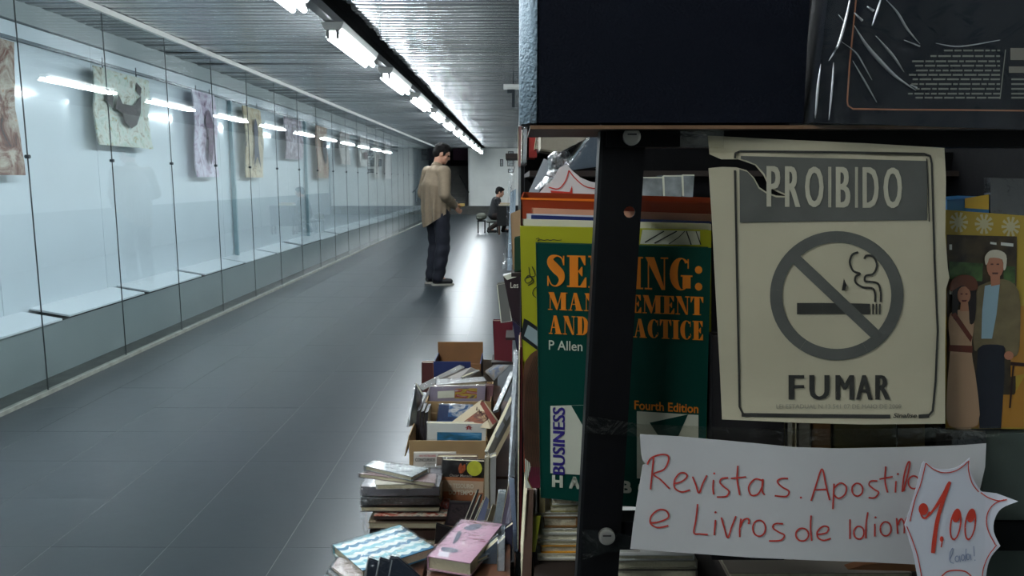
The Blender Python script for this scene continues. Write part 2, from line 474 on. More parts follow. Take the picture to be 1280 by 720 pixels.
# rounded corner into the stair
cv = []
for k in range(7):
    a = math.pi / 2 * k / 6
    cv.append((XO + .1 - .1 * math.sin(a), YE + .4 - .1 * math.cos(a)))
cv.append((XO, YE + 5)); cv.append((XO + .1, YE + 5))
nn = len(cv)
link('rounded_corner', me_from([(x, y, .30) for x, y in cv] + [(x, y, ZC + .1) for x, y in cv], [(i, (i + 1) % nn, nn + (i + 1) % nn, nn + i) for i in range(nn)]), endp, we)
struct(link('wall_end', box_me(XB - .1, XG - .05, YE, YE + 5, 0, ZC + .1), mat('dark_blue_stair_wall', s2l(52, 62, 72), .6)))
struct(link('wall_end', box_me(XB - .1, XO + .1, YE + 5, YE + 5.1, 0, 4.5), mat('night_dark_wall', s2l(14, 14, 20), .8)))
struct(link('ceiling', box_me(XB, XR, YE, YE + .45, ZC, ZC + .2), mat('stair_lintel', s2l(60, 60, 60), .8)))
link('purple_panel', box_me(XG + .3, XO - .05, YE + 2.2, YE + 2.24, 2.0, 2.5), mat('dull_purple_banner', s2l(60, 34, 52), .8), None)
bpy.data.objects['purple_panel'].name = 'banner'
tag(bpy.data.objects['banner'], 'dull purple banner hanging at the top of the dark stair opening', 'banner')
st = struct(link('trim_1', box_me(XG, XR, YE, YE + .3, 0, .15), mat('worn_dark_step', s2l(70, 70, 66), .6, noise=.15, nscale=6)))
for k in range(1, 12):
    ymin = YE + .15 * 0 + .3 * k
    xr = XR if k == 1 else XO - .02
    yy0, yy1 = (YE + .15, YE + .6) if k == 1 else (YE + .3 * k, YE + .3 * k + .32)
    link('step', box_me(XG, (XR if k == 1 else XO - .01), yy0, yy1, .15 * k if k > 1 else .15, .15 * (k + 1)), mat('worn_dark_step', s2l(70, 70, 66), .6, noise=.15, nscale=6), st)

# handrails by the stair
hr_m = mat('black_painted_rail', s2l(28, 30, 32), .4)
def handrail(label, x, ytop, flip=1):
    r = thing('stair_handrail', label, 'handrail', (x, YE + .22, .3), 'stair handrails')
    z0 = .3
    link('post', tube_me([(0, 0, 0), (0, 0, .55)], .022, 10), hr_m, r)
    link('rail', tube_me([(.09 * flip, -.12, .50), (0.02 * flip, 0, .56), (-.10 * flip, .35, .80), (-.32 * flip, 1.1, 1.1)], .022, 10), hr_m, r)
    return r
handrail('black stair handrail in front of the white end wall', PY(583, 240, YE + .22).x, 0)

# three small framed notices on the end wall, one on the left of them
frm = mat('thin_dark_frame', s2l(45, 45, 45), .5)
for (x0, y0, x1, y1, lab) in ((635, 189, 642, 195, 'uppermost small framed picture on the white end wall'),
                               (634, 197, 642, 208, 'middle and tallest small framed picture on the white end wall'),
                               (635, 211, 642, 216, 'lowest small framed picture on the white end wall'),
                               (625, 199, 629, 208, 'narrow framed picture set apart to the left on the end wall')):
    a = PY(x0, y0, YE + .28); b = PY(x1, y1, YE + .28)
    r = thing('framed_picture', lab, 'picture', ((a.x + b.x) / 2, YE + .3, b.z), 'small framed pictures on the end wall')
    w_, h_ = b.x - a.x, a.z - b.z
    link('frame', box_me(-w_ / 2, w_ / 2, -.025, 0, 0, h_), frm, r)
    link('print', box_me(-w_ / 2 + .025, w_ / 2 - .025, -.028, -.024, .025, h_ - .025), mat('faded_print', s2l(150, 155, 155), .5, noise=.5, nscale=14), r)

# ---- fluorescent fixtures
house_m = mat('white_enamel_housing', s2l(205, 205, 200), .4)
tube_glow = bpy.data.materials.new('lit_fluorescent_tube'); tube_glow.use_nodes = True
b_ = tube_glow.node_tree.nodes['Principled BSDF']
b_.inputs['Emission Color'].default_value = (0.87, 0.95, 1.0, 1); b_.inputs['Emission Strength'].default_value = LAMP_STRENGTH
cap_m = mat('grey_lamp_holder', s2l(120, 120, 118), .5)
conduit_m = mat('dark_conduit', s2l(58, 60, 62), .45, metal=.3)
XL = -1.18
ORD = ['nearest', 'second', 'third', 'fourth', 'fifth', 'sixth', 'seventh', 'eighth', 'ninth', 'tenth', 'eleventh', 'added twelfth', 'thirteenth']
hm = None
tm_ = []
lamps = []
def fixture_parts():
    # housing: inverted trough, wide at top, 1.22 long
    prof = [(-.075, .0), (-.06, -.035), (-.045, -.055), (.045, -.055), (.06, -.035), (.075, .0)]
    v = [(x, 0, z) for x, z in prof] + [(x, 1.24, z) for x, z in prof]; n = len(prof)
    f = [(i, (i + 1) % n, n + (i + 1) % n, n + i) for i in range(n)] + [tuple(range(n)), tuple(range(2 * n - 1, n - 1, -1))]
    H = me_from(v, f); H.materials.append(house_m)
    G = box_me(-.009, .009, -.004, .03, -.105, -.05); G.materials.append(cap_m)
    Tm = tube_me([(0, .02, 0), (0, 1.22, 0)], .016, 10); Tm.materials.append(tube_glow)
    for p in Tm.polygons: p.use_smooth = True
    return H, G, Tm
H, G, Tm = fixture_parts()
k = 0
for i in range(-3, 11):  # the farthest lamp of the row is added to brighten the end wall
    y0 = 5.06 + 2.0 * i
    if i >= -1: lab = ORD[k] + ' twin tube fluorescent lamp in the ceiling row, counted from the camera'; k += 1
    else: lab = 'twin tube fluorescent lamp of the ceiling row above and behind the camera'
    r = thing('fluorescent_lamp', lab, 'lamp', (XL, y0, 2.245), 'fluorescent lamps in one ceiling row')
    o = bpy.data.objects.new('housing', H); COL.objects.link(o); o.parent = r
    for gx, gy in ((-.031, 0), (.031, 0), (-.031, 1.214), (.031, 1.214)):
        o = bpy.data.objects.new('lamp_holder', G); COL.objects.link(o); o.parent = r; o.location = (gx, gy, 0)
    for s in (-1, 1):
        o = bpy.data.objects.new('lit_tube', Tm); COL.objects.link(o); o.parent = r; o.location = (s * .031, 0, -.092)
tag(link('conduit', join_me([box_me(XL - .045, XL + .02, YB, YE, 2.245, 2.30)]), conduit_m), 'long dark conduit carrying the ceiling lamps', 'conduit')
# small ceiling bracket over the far bookshelf
a = PY(640, 108, 8.3)
r = thing('ceiling_bracket', 'small pale tube on a bracket above the far bookshelves', 'bracket', (a.x, 8.3, a.z - .05))
link('tube', tube_me([(-.09, 0, .045), (.1, 0, .045)], .03, 12), house_m, r)
link('hanger', boxes_me([(.0, .03, -.01, .01, -.17, .03), (-.05, .03, -.012, .012, -.02, .02), (.01, .02, -.01, .01, .04, ZC - a.z + .05)]), clamp_m, r)

# ---- artworks on the display wall
def paint_mat(name, cols, sc, seed):
    m = bpy.data.materials.new(name); m.use_nodes = True; nt = m.node_tree; b = nt.nodes['Principled BSDF']; b.inputs['Roughness'].default_value = .6
    tc = nt.nodes.new('ShaderNodeTexCoord'); mp = nt.nodes.new('ShaderNodeMapping'); mp.inputs['Location'].default_value = (seed * 3.1, seed * 1.7, seed)
    n = nt.nodes.new('ShaderNodeTexNoise'); n.inputs['Scale'].default_value = sc * 1.8; n.inputs['Detail'].default_value = 12; n.inputs['Roughness'].default_value = .68; n.inputs['Distortion'].default_value = .9
    r_ = nt.nodes.new('ShaderNodeValToRGB')
    cr = r_.color_ramp; cr.elements[0].position = .32; cr.elements[0].color = cols[0] + (1,); cr.elements[1].position = .66; cr.elements[1].color = cols[-1] + (1,)
    for i in range(1, len(cols) - 1):
        e = cr.elements.new(.32 + .34 * i / (len(cols) - 1)); e.color = cols[i] + (1,)
    nt.links.new(tc.outputs['Object'], mp.inputs[0]); nt.links.new(mp.outputs[0], n.inputs['Vector']); nt.links.new(n.outputs['Fac'], r_.inputs[0]); nt.links.new(r_.outputs[0], b.inputs['Base Color'])
    return m
XA = XB + .10
def artwork(label, y0, y1, z0, z1, cols, sc, seed, motif=None, mcol=None):
    r = thing('painting', label, 'artwork', (XA, (y0 + y1) / 2, z0), 'artworks hung behind the glass')
    w_ = (y1 - y0) / 2; h_ = z1 - z0
    # slightly wavy unframed sheet, facing +X
    N = 10; v = []; f = []
    for s in (0, 1):
        for a in range(N + 1):
            for b in range(N + 1):
                yy = -w_ + 2 * w_ * b / N; zz = h_ * a / N
                edge = (.006 * math.sin(a * 1.9 + seed) if b in (0, N) else 0)
                v.append((.012 * math.sin(a * .7 + seed) + .006 * math.sin(b * 1.1) - s * .012, yy + edge, zz))
    M = (N + 1) ** 2
    for a in range(N):
        for b in range(N):
            q = a * (N + 1) + b
            f.append((q, q + 1, q + N + 2, q + N + 1)); f.append((M + q, M + q + N + 1, M + q + N + 2, M + q + 1))
    rim = [b for b in range(N)] + [a * (N + 1) + N for a in range(N)] + [N * (N + 1) + b for b in range(N, 0, -1)] + [a * (N + 1) for a in range(N, 0, -1)]
    for i in range(len(rim)):
        p, q = rim[i], rim[(i + 1) % len(rim)]; f.append((p, q, q + M, p + M))
    link('canvas', me_from(v, f), paint_mat('painted_canvas', cols, sc, seed), r)
    if motif:
        link('motif', print_me(motif, lambda u, q: Vector((.022, -w_ + 2 * w_ * u, h_ * (1 - q)))), mat('motif_paint', mcol, .6, noise=.5, nscale=30), r)
    zt = 2.12
    for sg in (-1, 1): link('hanger', box_me(-.02, -.014, sg * w_ * .6 - .004, sg * w_ * .6 + .004, h_ - .04, zt - z0 + .03), clamp_m, r)
    return r
c_ = s2l
artwork('tall rust and black stained artwork at the left edge of the glass', 3.95, 4.83, 1.27, 2.08, [c_(60, 50, 55), c_(120, 70, 55), c_(170, 150, 135), c_(200, 190, 175), c_(185, 120, 80)], 3.5, 1)
artwork('pale green and cream artwork with a dark butterfly-like shape, second from the left', 5.72, 6.57, 1.50, 2.07, [c_(90, 80, 70), c_(190, 185, 165), c_(215, 218, 208), c_(190, 205, 192), c_(180, 150, 90)], 5, 2,
        [[(.35, .30), (.42, .42), (.62, .42), (.78, .25), (.75, .5), (.66, .68), (.55, .74), (.44, .66), (.40, .55), (.28, .50)], [(.15, .25), (.27, .3), (.24, .5), (.12, .42)], [(.7, .08), (.8, .15), (.76, .27), (.68, .2)]], c_(70, 62, 60))
artwork('narrow lilac artwork with a purple brushed figure, third from the left', 7.46, 8.02, 1.27, 2.10, [c_(110, 80, 100), c_(190, 170, 190), c_(215, 208, 222), c_(225, 220, 230)], 5, 3,
        [smooth2([(.55, .2), (.75, .4), (.7, .62), (.55, .85), (.45, .7), (.5, .5), (.38, .35)], 4, True)], c_(95, 65, 90))
artwork('narrow beige artwork with a dark standing figure, fourth from the left', 8.85, 9.46, 1.27, 2.08, [c_(90, 75, 60), c_(190, 165, 130), c_(215, 200, 170), c_(120, 105, 95)], 5, 4,
        [smooth2([(.5, .15), (.62, .3), (.6, .5), (.68, .85), (.5, .7), (.32, .85), (.4, .5), (.38, .3)], 4, True)], c_(60, 60, 80))
artwork('squarish lilac and grey artwork, fifth from the left', 10.4, 11.24, 1.53, 2.08, [c_(80, 75, 80), c_(170, 150, 160), c_(215, 210, 220)], 6, 5)
artwork('narrow artwork with a black oval over green and rust, sixth from the left', 12.0, 12.7, 1.27, 2.08, [c_(90, 120, 80), c_(190, 170, 150), c_(160, 110, 90), c_(220, 210, 200)], 5, 6,
        [ell2(.62, .45, .18, .27, 20)], c_(50, 45, 55))
artwork('pale grey artwork just beyond the narrow one with a black oval', 13.6, 14.4, 1.52, 2.08, [c_(120, 110, 110), c_(200, 190, 185), c_(220, 218, 215)], 5, 7)
artwork('faint artwork with a dark red blot in the middle, eighth from the left', 15.3, 16.3, 1.52, 2.08, [c_(150, 110, 110), c_(205, 200, 195), c_(220, 218, 215)], 5, 8, [ell2(.5, .62, .2, .14, 16)], c_(110, 70, 75))
artwork('slim artwork with stacked dark squares, ninth from the left', 16.9, 17.5, 1.27, 2.08, [c_(150, 140, 130), c_(205, 200, 195)], 5, 9, [[(.3, .35), (.7, .35), (.7, .45), (.3, .45)], [(.3, .6), (.7, .6), (.7, .7), (.3, .7)]], c_(90, 60, 60))
artwork('last and faintest pale artwork toward the far end', 18.3, 19.2, 1.27, 2.08, [c_(180, 170, 170), c_(215, 210, 210)], 5, 10)
# ================================================================ THE NEAR BOOKSHELF
black_m = mat('black_painted_steel', (0.003, 0.003, 0.0035), 0.55, bump=.05, bscale=60, spec=.15)
board_m = mat('dark_laminate_board', s2l(40, 30, 24), 0.6)
edge_m = mat('brown_board_edge', s2l(110, 80, 55), 0.7)
def wbox(x0, y0, x1, y1, Ya, Yb):     # box whose front fills photo pixels x0..x1, y0..y1 at depth Ya
    c = PY((x0 + x1) / 2, y0, Ya); d = PY((x0 + x1) / 2, y1, Ya)
    l = PY(x0, (y0 + y1) / 2, Ya).x; r_ = PY(x1, (y0 + y1) / 2, Ya).x
    return (l, r_, Ya, Yb, d.z, c.z)
shelf = thing('bookshelf', 'black slotted steel bookshelf end facing the camera, hung with a no smoking sign', 'shelf', (0.3, 0.9, 0))
# slotted post with round holes (front web) and side flange
def P2(x, y, Y, t):
    a = PY(x, y, Y); return a
YP = .69
pA = PY(755, 160, YP); pB = PY(808, 160, YP); pC = PY(774, 700, YP); pD = PY(726, 700, YP)
def post_x(z, side):
    t_ = (z - pA.z) / (pD.z - pA.z)
    return pA.x + (pD.x - pA.x) * t_ if side == 0 else pB.x + (pC.x - pB.x) * t_
ztop, zbot = 2.0, 0.0
holes = []
outer = [(post_x(pA.z, 0) + (pA.x - pD.x) / (pA.z - pD.z) * 0 if 0 else post_x(z, s), z) for z, s in ((ztop, 0), (ztop, 1), (zbot, 1), (zbot, 0))]
hc = [PY(787, 265, YP), PY(785, 205, YP), PY(775, 363, YP)]
loops = [outer]
for h_ in hc[:1]:
    loops.append([(h_.x + .0052 * math.cos(a * math.pi / 6), h_.z + .0052 * math.sin(a * math.pi / 6)) for a in range(12)])
allp = [p for l in loops for p in l]
tris = tessellate_polygon([[Vector((x, z, 0)) for x, z in l] for l in loops])
V = [(x, YP, z) for x, z in allp] + [(x, YP + .003, z) for x, z in allp]
n = len(allp)
Fc = [tuple(t) for t in tris] + [tuple(i + n for i in reversed(t)) for t in tris]
o0 = 0
for l in loops:
    for i in range(len(l)):
        a, b = o0 + i, o0 + (i + 1) % len(l); Fc.append((a, b, b + n, a + n))
    o0 += len(l)
keep(link('post', me_from(V, Fc), black_m), shelf)
keep(link('post_flange', prism_me([(post_x(ztop, 0), YP, ztop), (post_x(ztop, 0), YP + .022, ztop), (post_x(zbot, 0), YP + .022, zbot), (post_x(zbot, 0), YP, zbot)], (-.003, 0, 0)), mat('lighter_black_edge', s2l(22, 23, 25), .5, spec=.2)), shelf)  # flange coloured a little lighter than the face of the post
for x in (.62,):
    keep(link('post', box_me(x, x + .04, YP, YP + .003, 0, 2), black_m), shelf)
for x in (.02, .62):
    keep(link('post', box_me(x, x + .04, 1.86, 1.90, 0, 2), black_m), shelf)
keep(link('beam', box_me(pA.x + .002, .66, YP - .004, YP + .03, PY(900, 184, YP).z, PY(900, 163, YP).z), black_m), shelf)
keep(link('beam', box_me(pD.x + .002, .66, YP + .004, YP + .03, PY(900, 690, YP).z, PY(900, 655, YP).z), black_m), shelf)
zb0, zb1 = PY(700, 163, .665).z, PY(700, 157, .665).z
keep(link('shelf_board', box_me(.012, .66, .665, .79, zb0 + .001, zb1), board_m), shelf)
zu = PY(700, 214, 1.2).z
keep(link('shelf_board', box_me(.02, .66, 1.14, 1.9, zu - .008, zu), board_m), shelf)
keep(link('board_edge', box_me(.012, .66, .662, .665, zb0 + .001, zb1), edge_m), shelf)
zl = PY(800, 726, .76).z + .02
keep(link('shelf_board', box_me(.02, .66, .70, 1.9, zl - .012 - .02, zl - .02), board_m), shelf)
zm = PY(840, 250, 1.05).z
keep(link('shelf_board', box_me(.125, .66, 1.0, 1.9, zm - .006, zm), mat('pale_edge_board', s2l(120, 120, 118), .5)), shelf)
keep(link('dark_backdrop', box_me(.165, .66, 1.16, 1.165, .3, zb0 - .001), black_m), shelf)  # added black sheet standing in for the darkness inside the shelf
keep(link('rear_dark_backdrop', box_me(.012, .66, 1.9, 1.905, 0, 2.0), black_m), shelf)  # added black backdrop that makes the bay beyond look dark
keep(link('side_panel', box_me(.655, .66, .73, 1.9, 0, 2.0), black_m), shelf)
bolt_m = mat('zinc_bolt', s2l(185, 180, 170), .35, metal=.7)
for (x, y, lab) in ((789, 171, None), (758, 669, None)):
    c = PY(x, y, YP - .004)
    bm_ = tube_me([(c.x, c.y - .005, c.z), (c.x, c.y - .0045, c.z), (c.x, c.y, c.z)], .0078, 20, radii=[.006, .0078, .0078])
    keep(link('bolt', bm_, bolt_m), shelf)
    keep(link('bolt_slot', box_me(c.x - .004, c.x + .004, c.y - .0056, c.y - .0048, c.z + .0012, c.z + .0026), mat('bolt_slot_shadow', s2l(50, 48, 46), .6)), shelf)

# ---- big navy bound volume on the top board
nv = mat('navy_leatherette', s2l(8, 12, 22), .8, bump=.25, bscale=420, spec=.12)
nv_sp = mat('grained_spine_painted_sheen', s2l(140, 160, 172), .5, bump=.6, bscale=300)  # navy spine given a pale blue-grey colour to imitate light on it
r = thing('bound_volume', 'huge dark navy bound volume standing on the top shelf, grained spine at left coloured pale as if lit', 'book', (.1, .70, zb1), 'large volumes on the top shelf')
a = PY(673, 155, .662); b = PY(1004, 155, .662)
zt = PY(700, -70, .662).z; z0 = a.z + .001
keep(link('front_cover', box_me(a.x, b.x, .662, .666, z0, zt), nv), r)
prof = []
for k in range(9):
    an = math.pi * (k / 8)
    prof.append((a.x - .014 * math.sin(an) ** .8 - .0005, .664 + .046 * (k / 8)))
v = [(x, y, z) for z in (z0, zt) for x, y in prof]; n = 9
sp_me = me_from(v, [(i, i + 1, n + i + 1, n + i) for i in range(8)])
bm_ = bmesh.new(); bm_.from_mesh(sp_me); bmesh.ops.solidify(bm_, geom=bm_.faces[:], thickness=.002); bm_.to_mesh(sp_me); bm_.free()
keep(link('spine', sp_me, nv_sp, smooth=True), r)
keep(link('back_cover', box_me(a.x, b.x, .706, .710, z0, zt), nv), r)
keep(link('pages', box_me(a.x + .002, b.x - .006, .666, .706, z0 + .003, zt - .004), PAGE), r)

# ---- plastic wrapped volume, back cover toward the camera
r = thing('wrapped_volume', 'dark book in crinkled clear plastic at top right, thin orange border line and small print', 'book', (.35, .68, zb1), 'large volumes on the top shelf')
YWB = .655
q = [(1044, -70), (1340, -70), (1340, 164), (1017, 153)]
dk = mat('charcoal_blue_cover', s2l(22, 26, 34), .6, noise=.25, nscale=9, spec=.2)
keep(link('cover', prism_me([PY(x, y, YWB) for x, y in q], (0, .003, 0)), dk), r)
keep(link('pages', prism_me([PY(x, y, YWB + .003) for x, y in [(1048, -66), (1336, -66), (1336, 160), (1021, 149)]], (0, .03, 0)), PAGE), r)
keep(link('spine', prism_me([PY(1043, -70, YWB), PY(1047, -70, YWB), PY(1020, 153, YWB), PY(1016.5, 153, YWB)], (0, .036, 0)), dk), r)
keep(link('back_cover', prism_me([PY(x, y, YWB + .0) + Vector((0, .033, 0)) for x, y in q], (0, .003, 0)), dk), r)
mpw = lambda lift: (lambda x, y: PY(x, y, YWB - lift))
ol = [(1074, -70), (1070, 0), (1062, 80), (1059, 126), (1060, 132), (1066, 136), (1120, 137), (1200, 137.5), (1340, 139)]
keep(link('border_line', print_me(ribbon2(ol, 2.0), mpw(.0004)), mat('orange_print', s2l(150, 98, 70), .5)), r)
pol = []
rr = random.Random(3)
for i, y in enumerate([62, 69, 75.5, 81, 87, 92.5, 98, 104, 110, 116, 121]):
    xs = {0: 1180, 1: 1163}.get(i, 1132 + rr.uniform(-2, 14)); x = xs; xe = 1250
    while x < xe:
        wd = rr.uniform(5, 16); pol.append([(x, y), (min(x + wd, xe), y), (min(x + wd, xe), y + 2.2), (x, y + 2.2)]); x += wd + 2
for i, y in enumerate([98, 104, 110, 116, 121]):
    pol.append([(1264, y), (1300, y), (1300, y + 2.2), (1264, y + 2.2)])
pol += ribbon2([(1257, 62), (1250, 124)], 1.2)
keep(link('small_print', print_me(pol, mpw(.0004)), mat('grey_print', s2l(120, 122, 112), .5)), r)
keep(link('label_box', print_me([[(1263, 60), (1310, 60), (1310, 75), (1263, 75)], [(1261, 83), (1310, 83), (1310, 91), (1261, 91)]], mpw(.0004)), mat('grey_print_box', s2l(118, 112, 100), .5)), r)
# the wrap: a sheet with sharp creases
bm_ = bmesh.new()
NX, NY = 60, 44
crease = [((1062, -5), (1130, 60), (1163, 110)), ((1065, 30), (1098, 75), (1160, 112)), ((1100, 45), (1115, 62), (1130, 88)), ((1073, -2), (1050, 55), (1035, 75)), ((1105, -10), (1092, 30), (1088, 45)), ((1110, 0), (1135, 35), (1150, 58)), ((1058, 55), (1078, 85), (1100, 128))]
grid = []
rr = random.Random(5)
for j in range(NY + 1):
    row = []
    for i in range(NX + 1):
        x = 1010 + 330 * i / NX - 6 * (j / NY) + (6 if j < 5 else 0); y = -70 + 232 * j / NY
        x = x + (1044 - 1013 - 31 * j / NY) * (1 - i / NX)
        d = .0012 + .0007 * math.sin(i * .9 + j * .35) * math.sin(j * .5)
        row.append(bm_.verts.new(PY(x, y, YWB - .001 - d)))
    grid.append(row)
for j in range(NY):
    for i in range(NX): bm_.faces.new((grid[j][i], grid[j + 1][i], grid[j + 1][i + 1], grid[j][i + 1]))
me = bpy.data.meshes.new('m'); bm_.to_mesh(me); bm_.free()
wrap_m = clear_mat('shrink_wrap', .035, .8, .22, bump=.7, bscale=22)
keep(link('plastic_wrap', me, wrap_m, smooth=True), r)
cr_m = clear_mat('plastic_crease', .75, 1.0, .38)
cms = []
def crz(pts, wd, h=.0022):
    pts = smooth2(pts, 6); m_ = len(pts)
    return tube_me([PY(x, y, YWB - .0035) for x, y in pts], .001, 6, True, [max(.0002, wd * math.sin(math.pi * (i + .3) / (m_ + .2))) for i in range(m_)])
for pts, wd in (([(1066, -20), (1058, 20), (1048, 55), (1036, 76)], .0012), ([(1068, 32), (1082, 55), (1098, 74), (1120, 96), (1145, 113)], .0016), ([(1095, 45), (1108, 60), (1118, 72), (1130, 90)], .0011),
                ([(1102, -5), (1097, 12), (1090, 32)], .001), ([(1108, 0), (1122, 16), (1134, 36), (1150, 55)], .0009), ([(1066, 76), (1080, 100), (1096, 128)], .0007),
                ([(1052, 52), (1070, 66), (1080, 82), (1090, 100)], .0006), ([(1138, 106), (1146, 110)], .0009), ([(1084, 8), (1092, 14)], .0014), ([(1068, 16), (1078, 26)], .001), ([(1130, 50), (1150, 58)], .0007),
                ([(1048, 18), (1056, 28)], .0006), ([(1026, 80), (1022, 110), (1019, 148)], .0012), ([(1042, 78), (1040, 110), (1036, 150)], .0010), ([(1170, 54), (1200, 58), (1250, 50)], .0006)):
    cms.append(crz(pts, wd))
keep(link('crease', join_me(cms), cr_m, smooth=True), r)
bpy.data.objects[r.name].children[-1]['kind'] = 'stuff'

# ---- lettering for the fat serif title
def fat(ch):
    R = lambda a, b, c, d: [(a, b), (c, b), (c, d), (a, d)]
    stem = R(.08, 0, .36, 1)
    def bowl(cx, cy, rx, ry, ix, iy, a0, a1, icx=None):
        icx = cx if icx is None else icx; out = []; N = 20
        for i in range(N):
            a = math.radians(a0 + (a1 - a0) * i / N); b = math.radians(a0 + (a1 - a0) * (i + 1) / N)
            out.append([(cx + rx * math.cos(a), cy + ry * math.sin(a)), (cx + rx * math.cos(b), cy + ry * math.sin(b)), (icx + ix * math.cos(b), cy + iy * math.sin(b)), (icx + ix * math.cos(a), cy + iy * math.sin(a))])
        return out
    if ch == 'S':
        return .62, ribbon2(smooth2([(.55, .26), (.49, .09), (.33, .025), (.16, .09), (.15, .25), (.30, .43), (.46, .6), (.48, .80), (.33, .97), (.16, .93), (.06, .72)], 4), [.04 + .26 * max(0, math.sin(math.pi * min(1, max(0, (i - 7) / 26)))) ** 1.3 for i in range(41)]) + [R(.54, .02, .58, .32), R(.03, .66, .07, .98)]
    if ch == 'E': return .64, [stem, R(0, 0, .58, .05), R(0, .95, .6, 1), R(.3, .47, .5, .52), [(.6, 0), (.6, .3), (.56, .3), (.42, .04)], [(.63, 1), (.63, .68), (.59, .68), (.42, .96)], [(.5, .35), (.5, .65), (.47, .65), (.36, .5), (.47, .35)]]
    if ch == 'L': return .62, [stem, R(0, 0, .44, .05), R(0, .95, .6, 1), [(.62, 1), (.62, .6), (.58, .6), (.40, .96)]]
    if ch == 'I': return .44, [stem, R(0, 0, .44, .05), R(0, .95, .44, 1)]
    if ch == 'N': return .76, [R(.10, 0, .14, 1), [(.02, 0), (.31, 0), (.66, 1), (.55, 1)], R(.62, 0, .66, 1), R(.52, 0, .76, .05), R(0, .95, .24, 1)]
    if ch in 'GC':
        p = bowl(.36, .5, .36, .5, .14, .46, 40, 315, .40) + [R(.58, .04, .62, .33)]
        if ch == 'G': p += [R(.42, .56, .68, .93), R(.36, .53, .74, .58)]
        else: p += ribbon2([(.63, .80), (.60, .68)], .04)
        return (.74 if ch == 'G' else .68), p
    if ch == 'A': return .80, [[(.30, 0), (.36, 0), (.13, 1), (.08, 1)], [(.28, 0), (.46, 0), (.74, 1), (.43, 1)], R(.16, .62, .5, .67), R(0, .95, .22, 1), R(.36, .95, .80, 1)]
    if ch == 'M': return 1.04, [R(.1, 0, .14, 1), [(.02, 0), (.32, 0), (.54, .75), (.45, 1)], [(.45, 1), (.50, 1), (.76, 0), (.70, 0)], R(.70, 0, .96, 1), R(0, .95, .24, 1), R(.62, .95, 1.04, 1), R(.68, 0, 1.04, .05)]
    if ch == 'T': return .68, [R(.2, 0, .48, 1), R(0, 0, .68, .05), [(0, 0), (.16, .04), (.04, .32), (0, .32)], [(.68, 0), (.68, .32), (.64, .32), (.52, .04)], R(.12, .95, .56, 1)]
    if ch == 'D': return .74, [R(.08, 0, .34, 1), R(0, 0, .38, .05), R(0, .95, .38, 1)] + bowl(.34, .5, .38, .5, .12, .45, -90, 90)
    if ch in 'PR':
        p = [R(.08, 0, .34, 1), R(0, 0, .38, .05), R(0, .95, .42, 1)] + bowl(.34, .27, .32, .27, .09, .22, -90, 90)
        if ch == 'R': p += [[(.34, .5), (.52, .5), (.66, .66), (.46, .66)], [(.42, .6), (.66, .6), (.72, .96), (.52, .96)], R(.5, .95, .78, 1)]
        return (.66 if ch == 'P' else .76), p
    if ch == ':': return .3, [ell2(.15, .36, .12, .12, 12), ell2(.15, .87, .12, .12, 12)]
    return .35, []
def fat_text(s, x0, x1, y0, y1, gap=.05):
    x = 0; out = []
    for ch in s:
        w_, p = fat(ch); out += [[(x + a, b) for a, b in q] for q in p]; x += w_ + gap
    x -= gap
    return [[(x0 + a / x * (x1 - x0), y0 + b * (y1 - y0)) for a, b in q] for q in out]

# ---- books and papers in the end rack
RK = 'books and folders standing in the end rack'
green = mat('dark_green_gloss_cover', s2l(3, 58, 48), .5, coat=.0, spec=.2)
orange_p = mat('orange_print_ink', s2l(222, 126, 24), .5)
white_p = mat('white_print_ink', s2l(205, 205, 185), .5)
blue_p = mat('violet_blue_ink', s2l(48, 34, 120), .5)
YG = .742
gq = [PY(x, y, YG) for x, y in ((670, 304), (889, 310), (880, 642), (676, 622))]
gb = book('dark green paperback with orange serif title, half hidden behind the black post', gq, .014, green, RK, pages=mat('white_page_edge', s2l(205, 200, 180), .8))
tl_ = lambda y: .022 + max(0, (y - 320)) / 290 * .062
mg = lambda x, y: PY(x, y + tl_(y) * (x - 683), YG - .0006)
def flatprint(name, polys, mp, m_, parent, kind=None):
    return keep(link(name, print_me(polys, mp), m_), parent)
flatprint('title_lettering', fat_text('SELLING:', 683, 879, 318.5, 358) + fat_text('MANAGEMENT', 685, 879, 365, 387) + fat_text('AND', 686, 736, 394, 417) + fat_text('PRACTICE', 760, 879, 394, 417), mg, orange_p, gb)
flatprint('edition_lettering', text2('Fourth Edition', 793, 873, 494, 505, .02), mg, orange_p, gb)
flatprint('author_lettering', text2('P Allen', 686, 728, 425, 437, .008), mg, white_p, gb)
flatprint('series_block', [[(688, 507), (735, 503), (735, 590), (688, 591)], [(741, 497), (770, 500), (770, 596), (741, 595)], [(796, 507), (873, 507), (873, 585), (796, 589)]], mg, white_p, gb)
mg2 = lambda x, y: PY(x, y + tl_(y) * (x - 683), YG - .001)
flatprint('series_wedge', [[(714, 505), (738, 503), (738, 545)], [(726, 591), (738, 560), (738, 592)], [(812, 520), (860, 507), (838, 556)]], mg2, green, gb)
tb = bold2('BUSINESS', 0, 84, 0, 15, 1.6)
flatprint('series_word', rot_poly(tb, lambda x, y: (691 + y, 592 - x)), mg2, blue_p, gb)
hb = []
for i, ch in enumerate('HANDBOOKS'):
    x = 690 + i * 21.5; hb += bold2(ch, x, x + 13.5, 593, 608, 2, 1.6)
flatprint('series_lettering', hb, mg, white_p, gb)

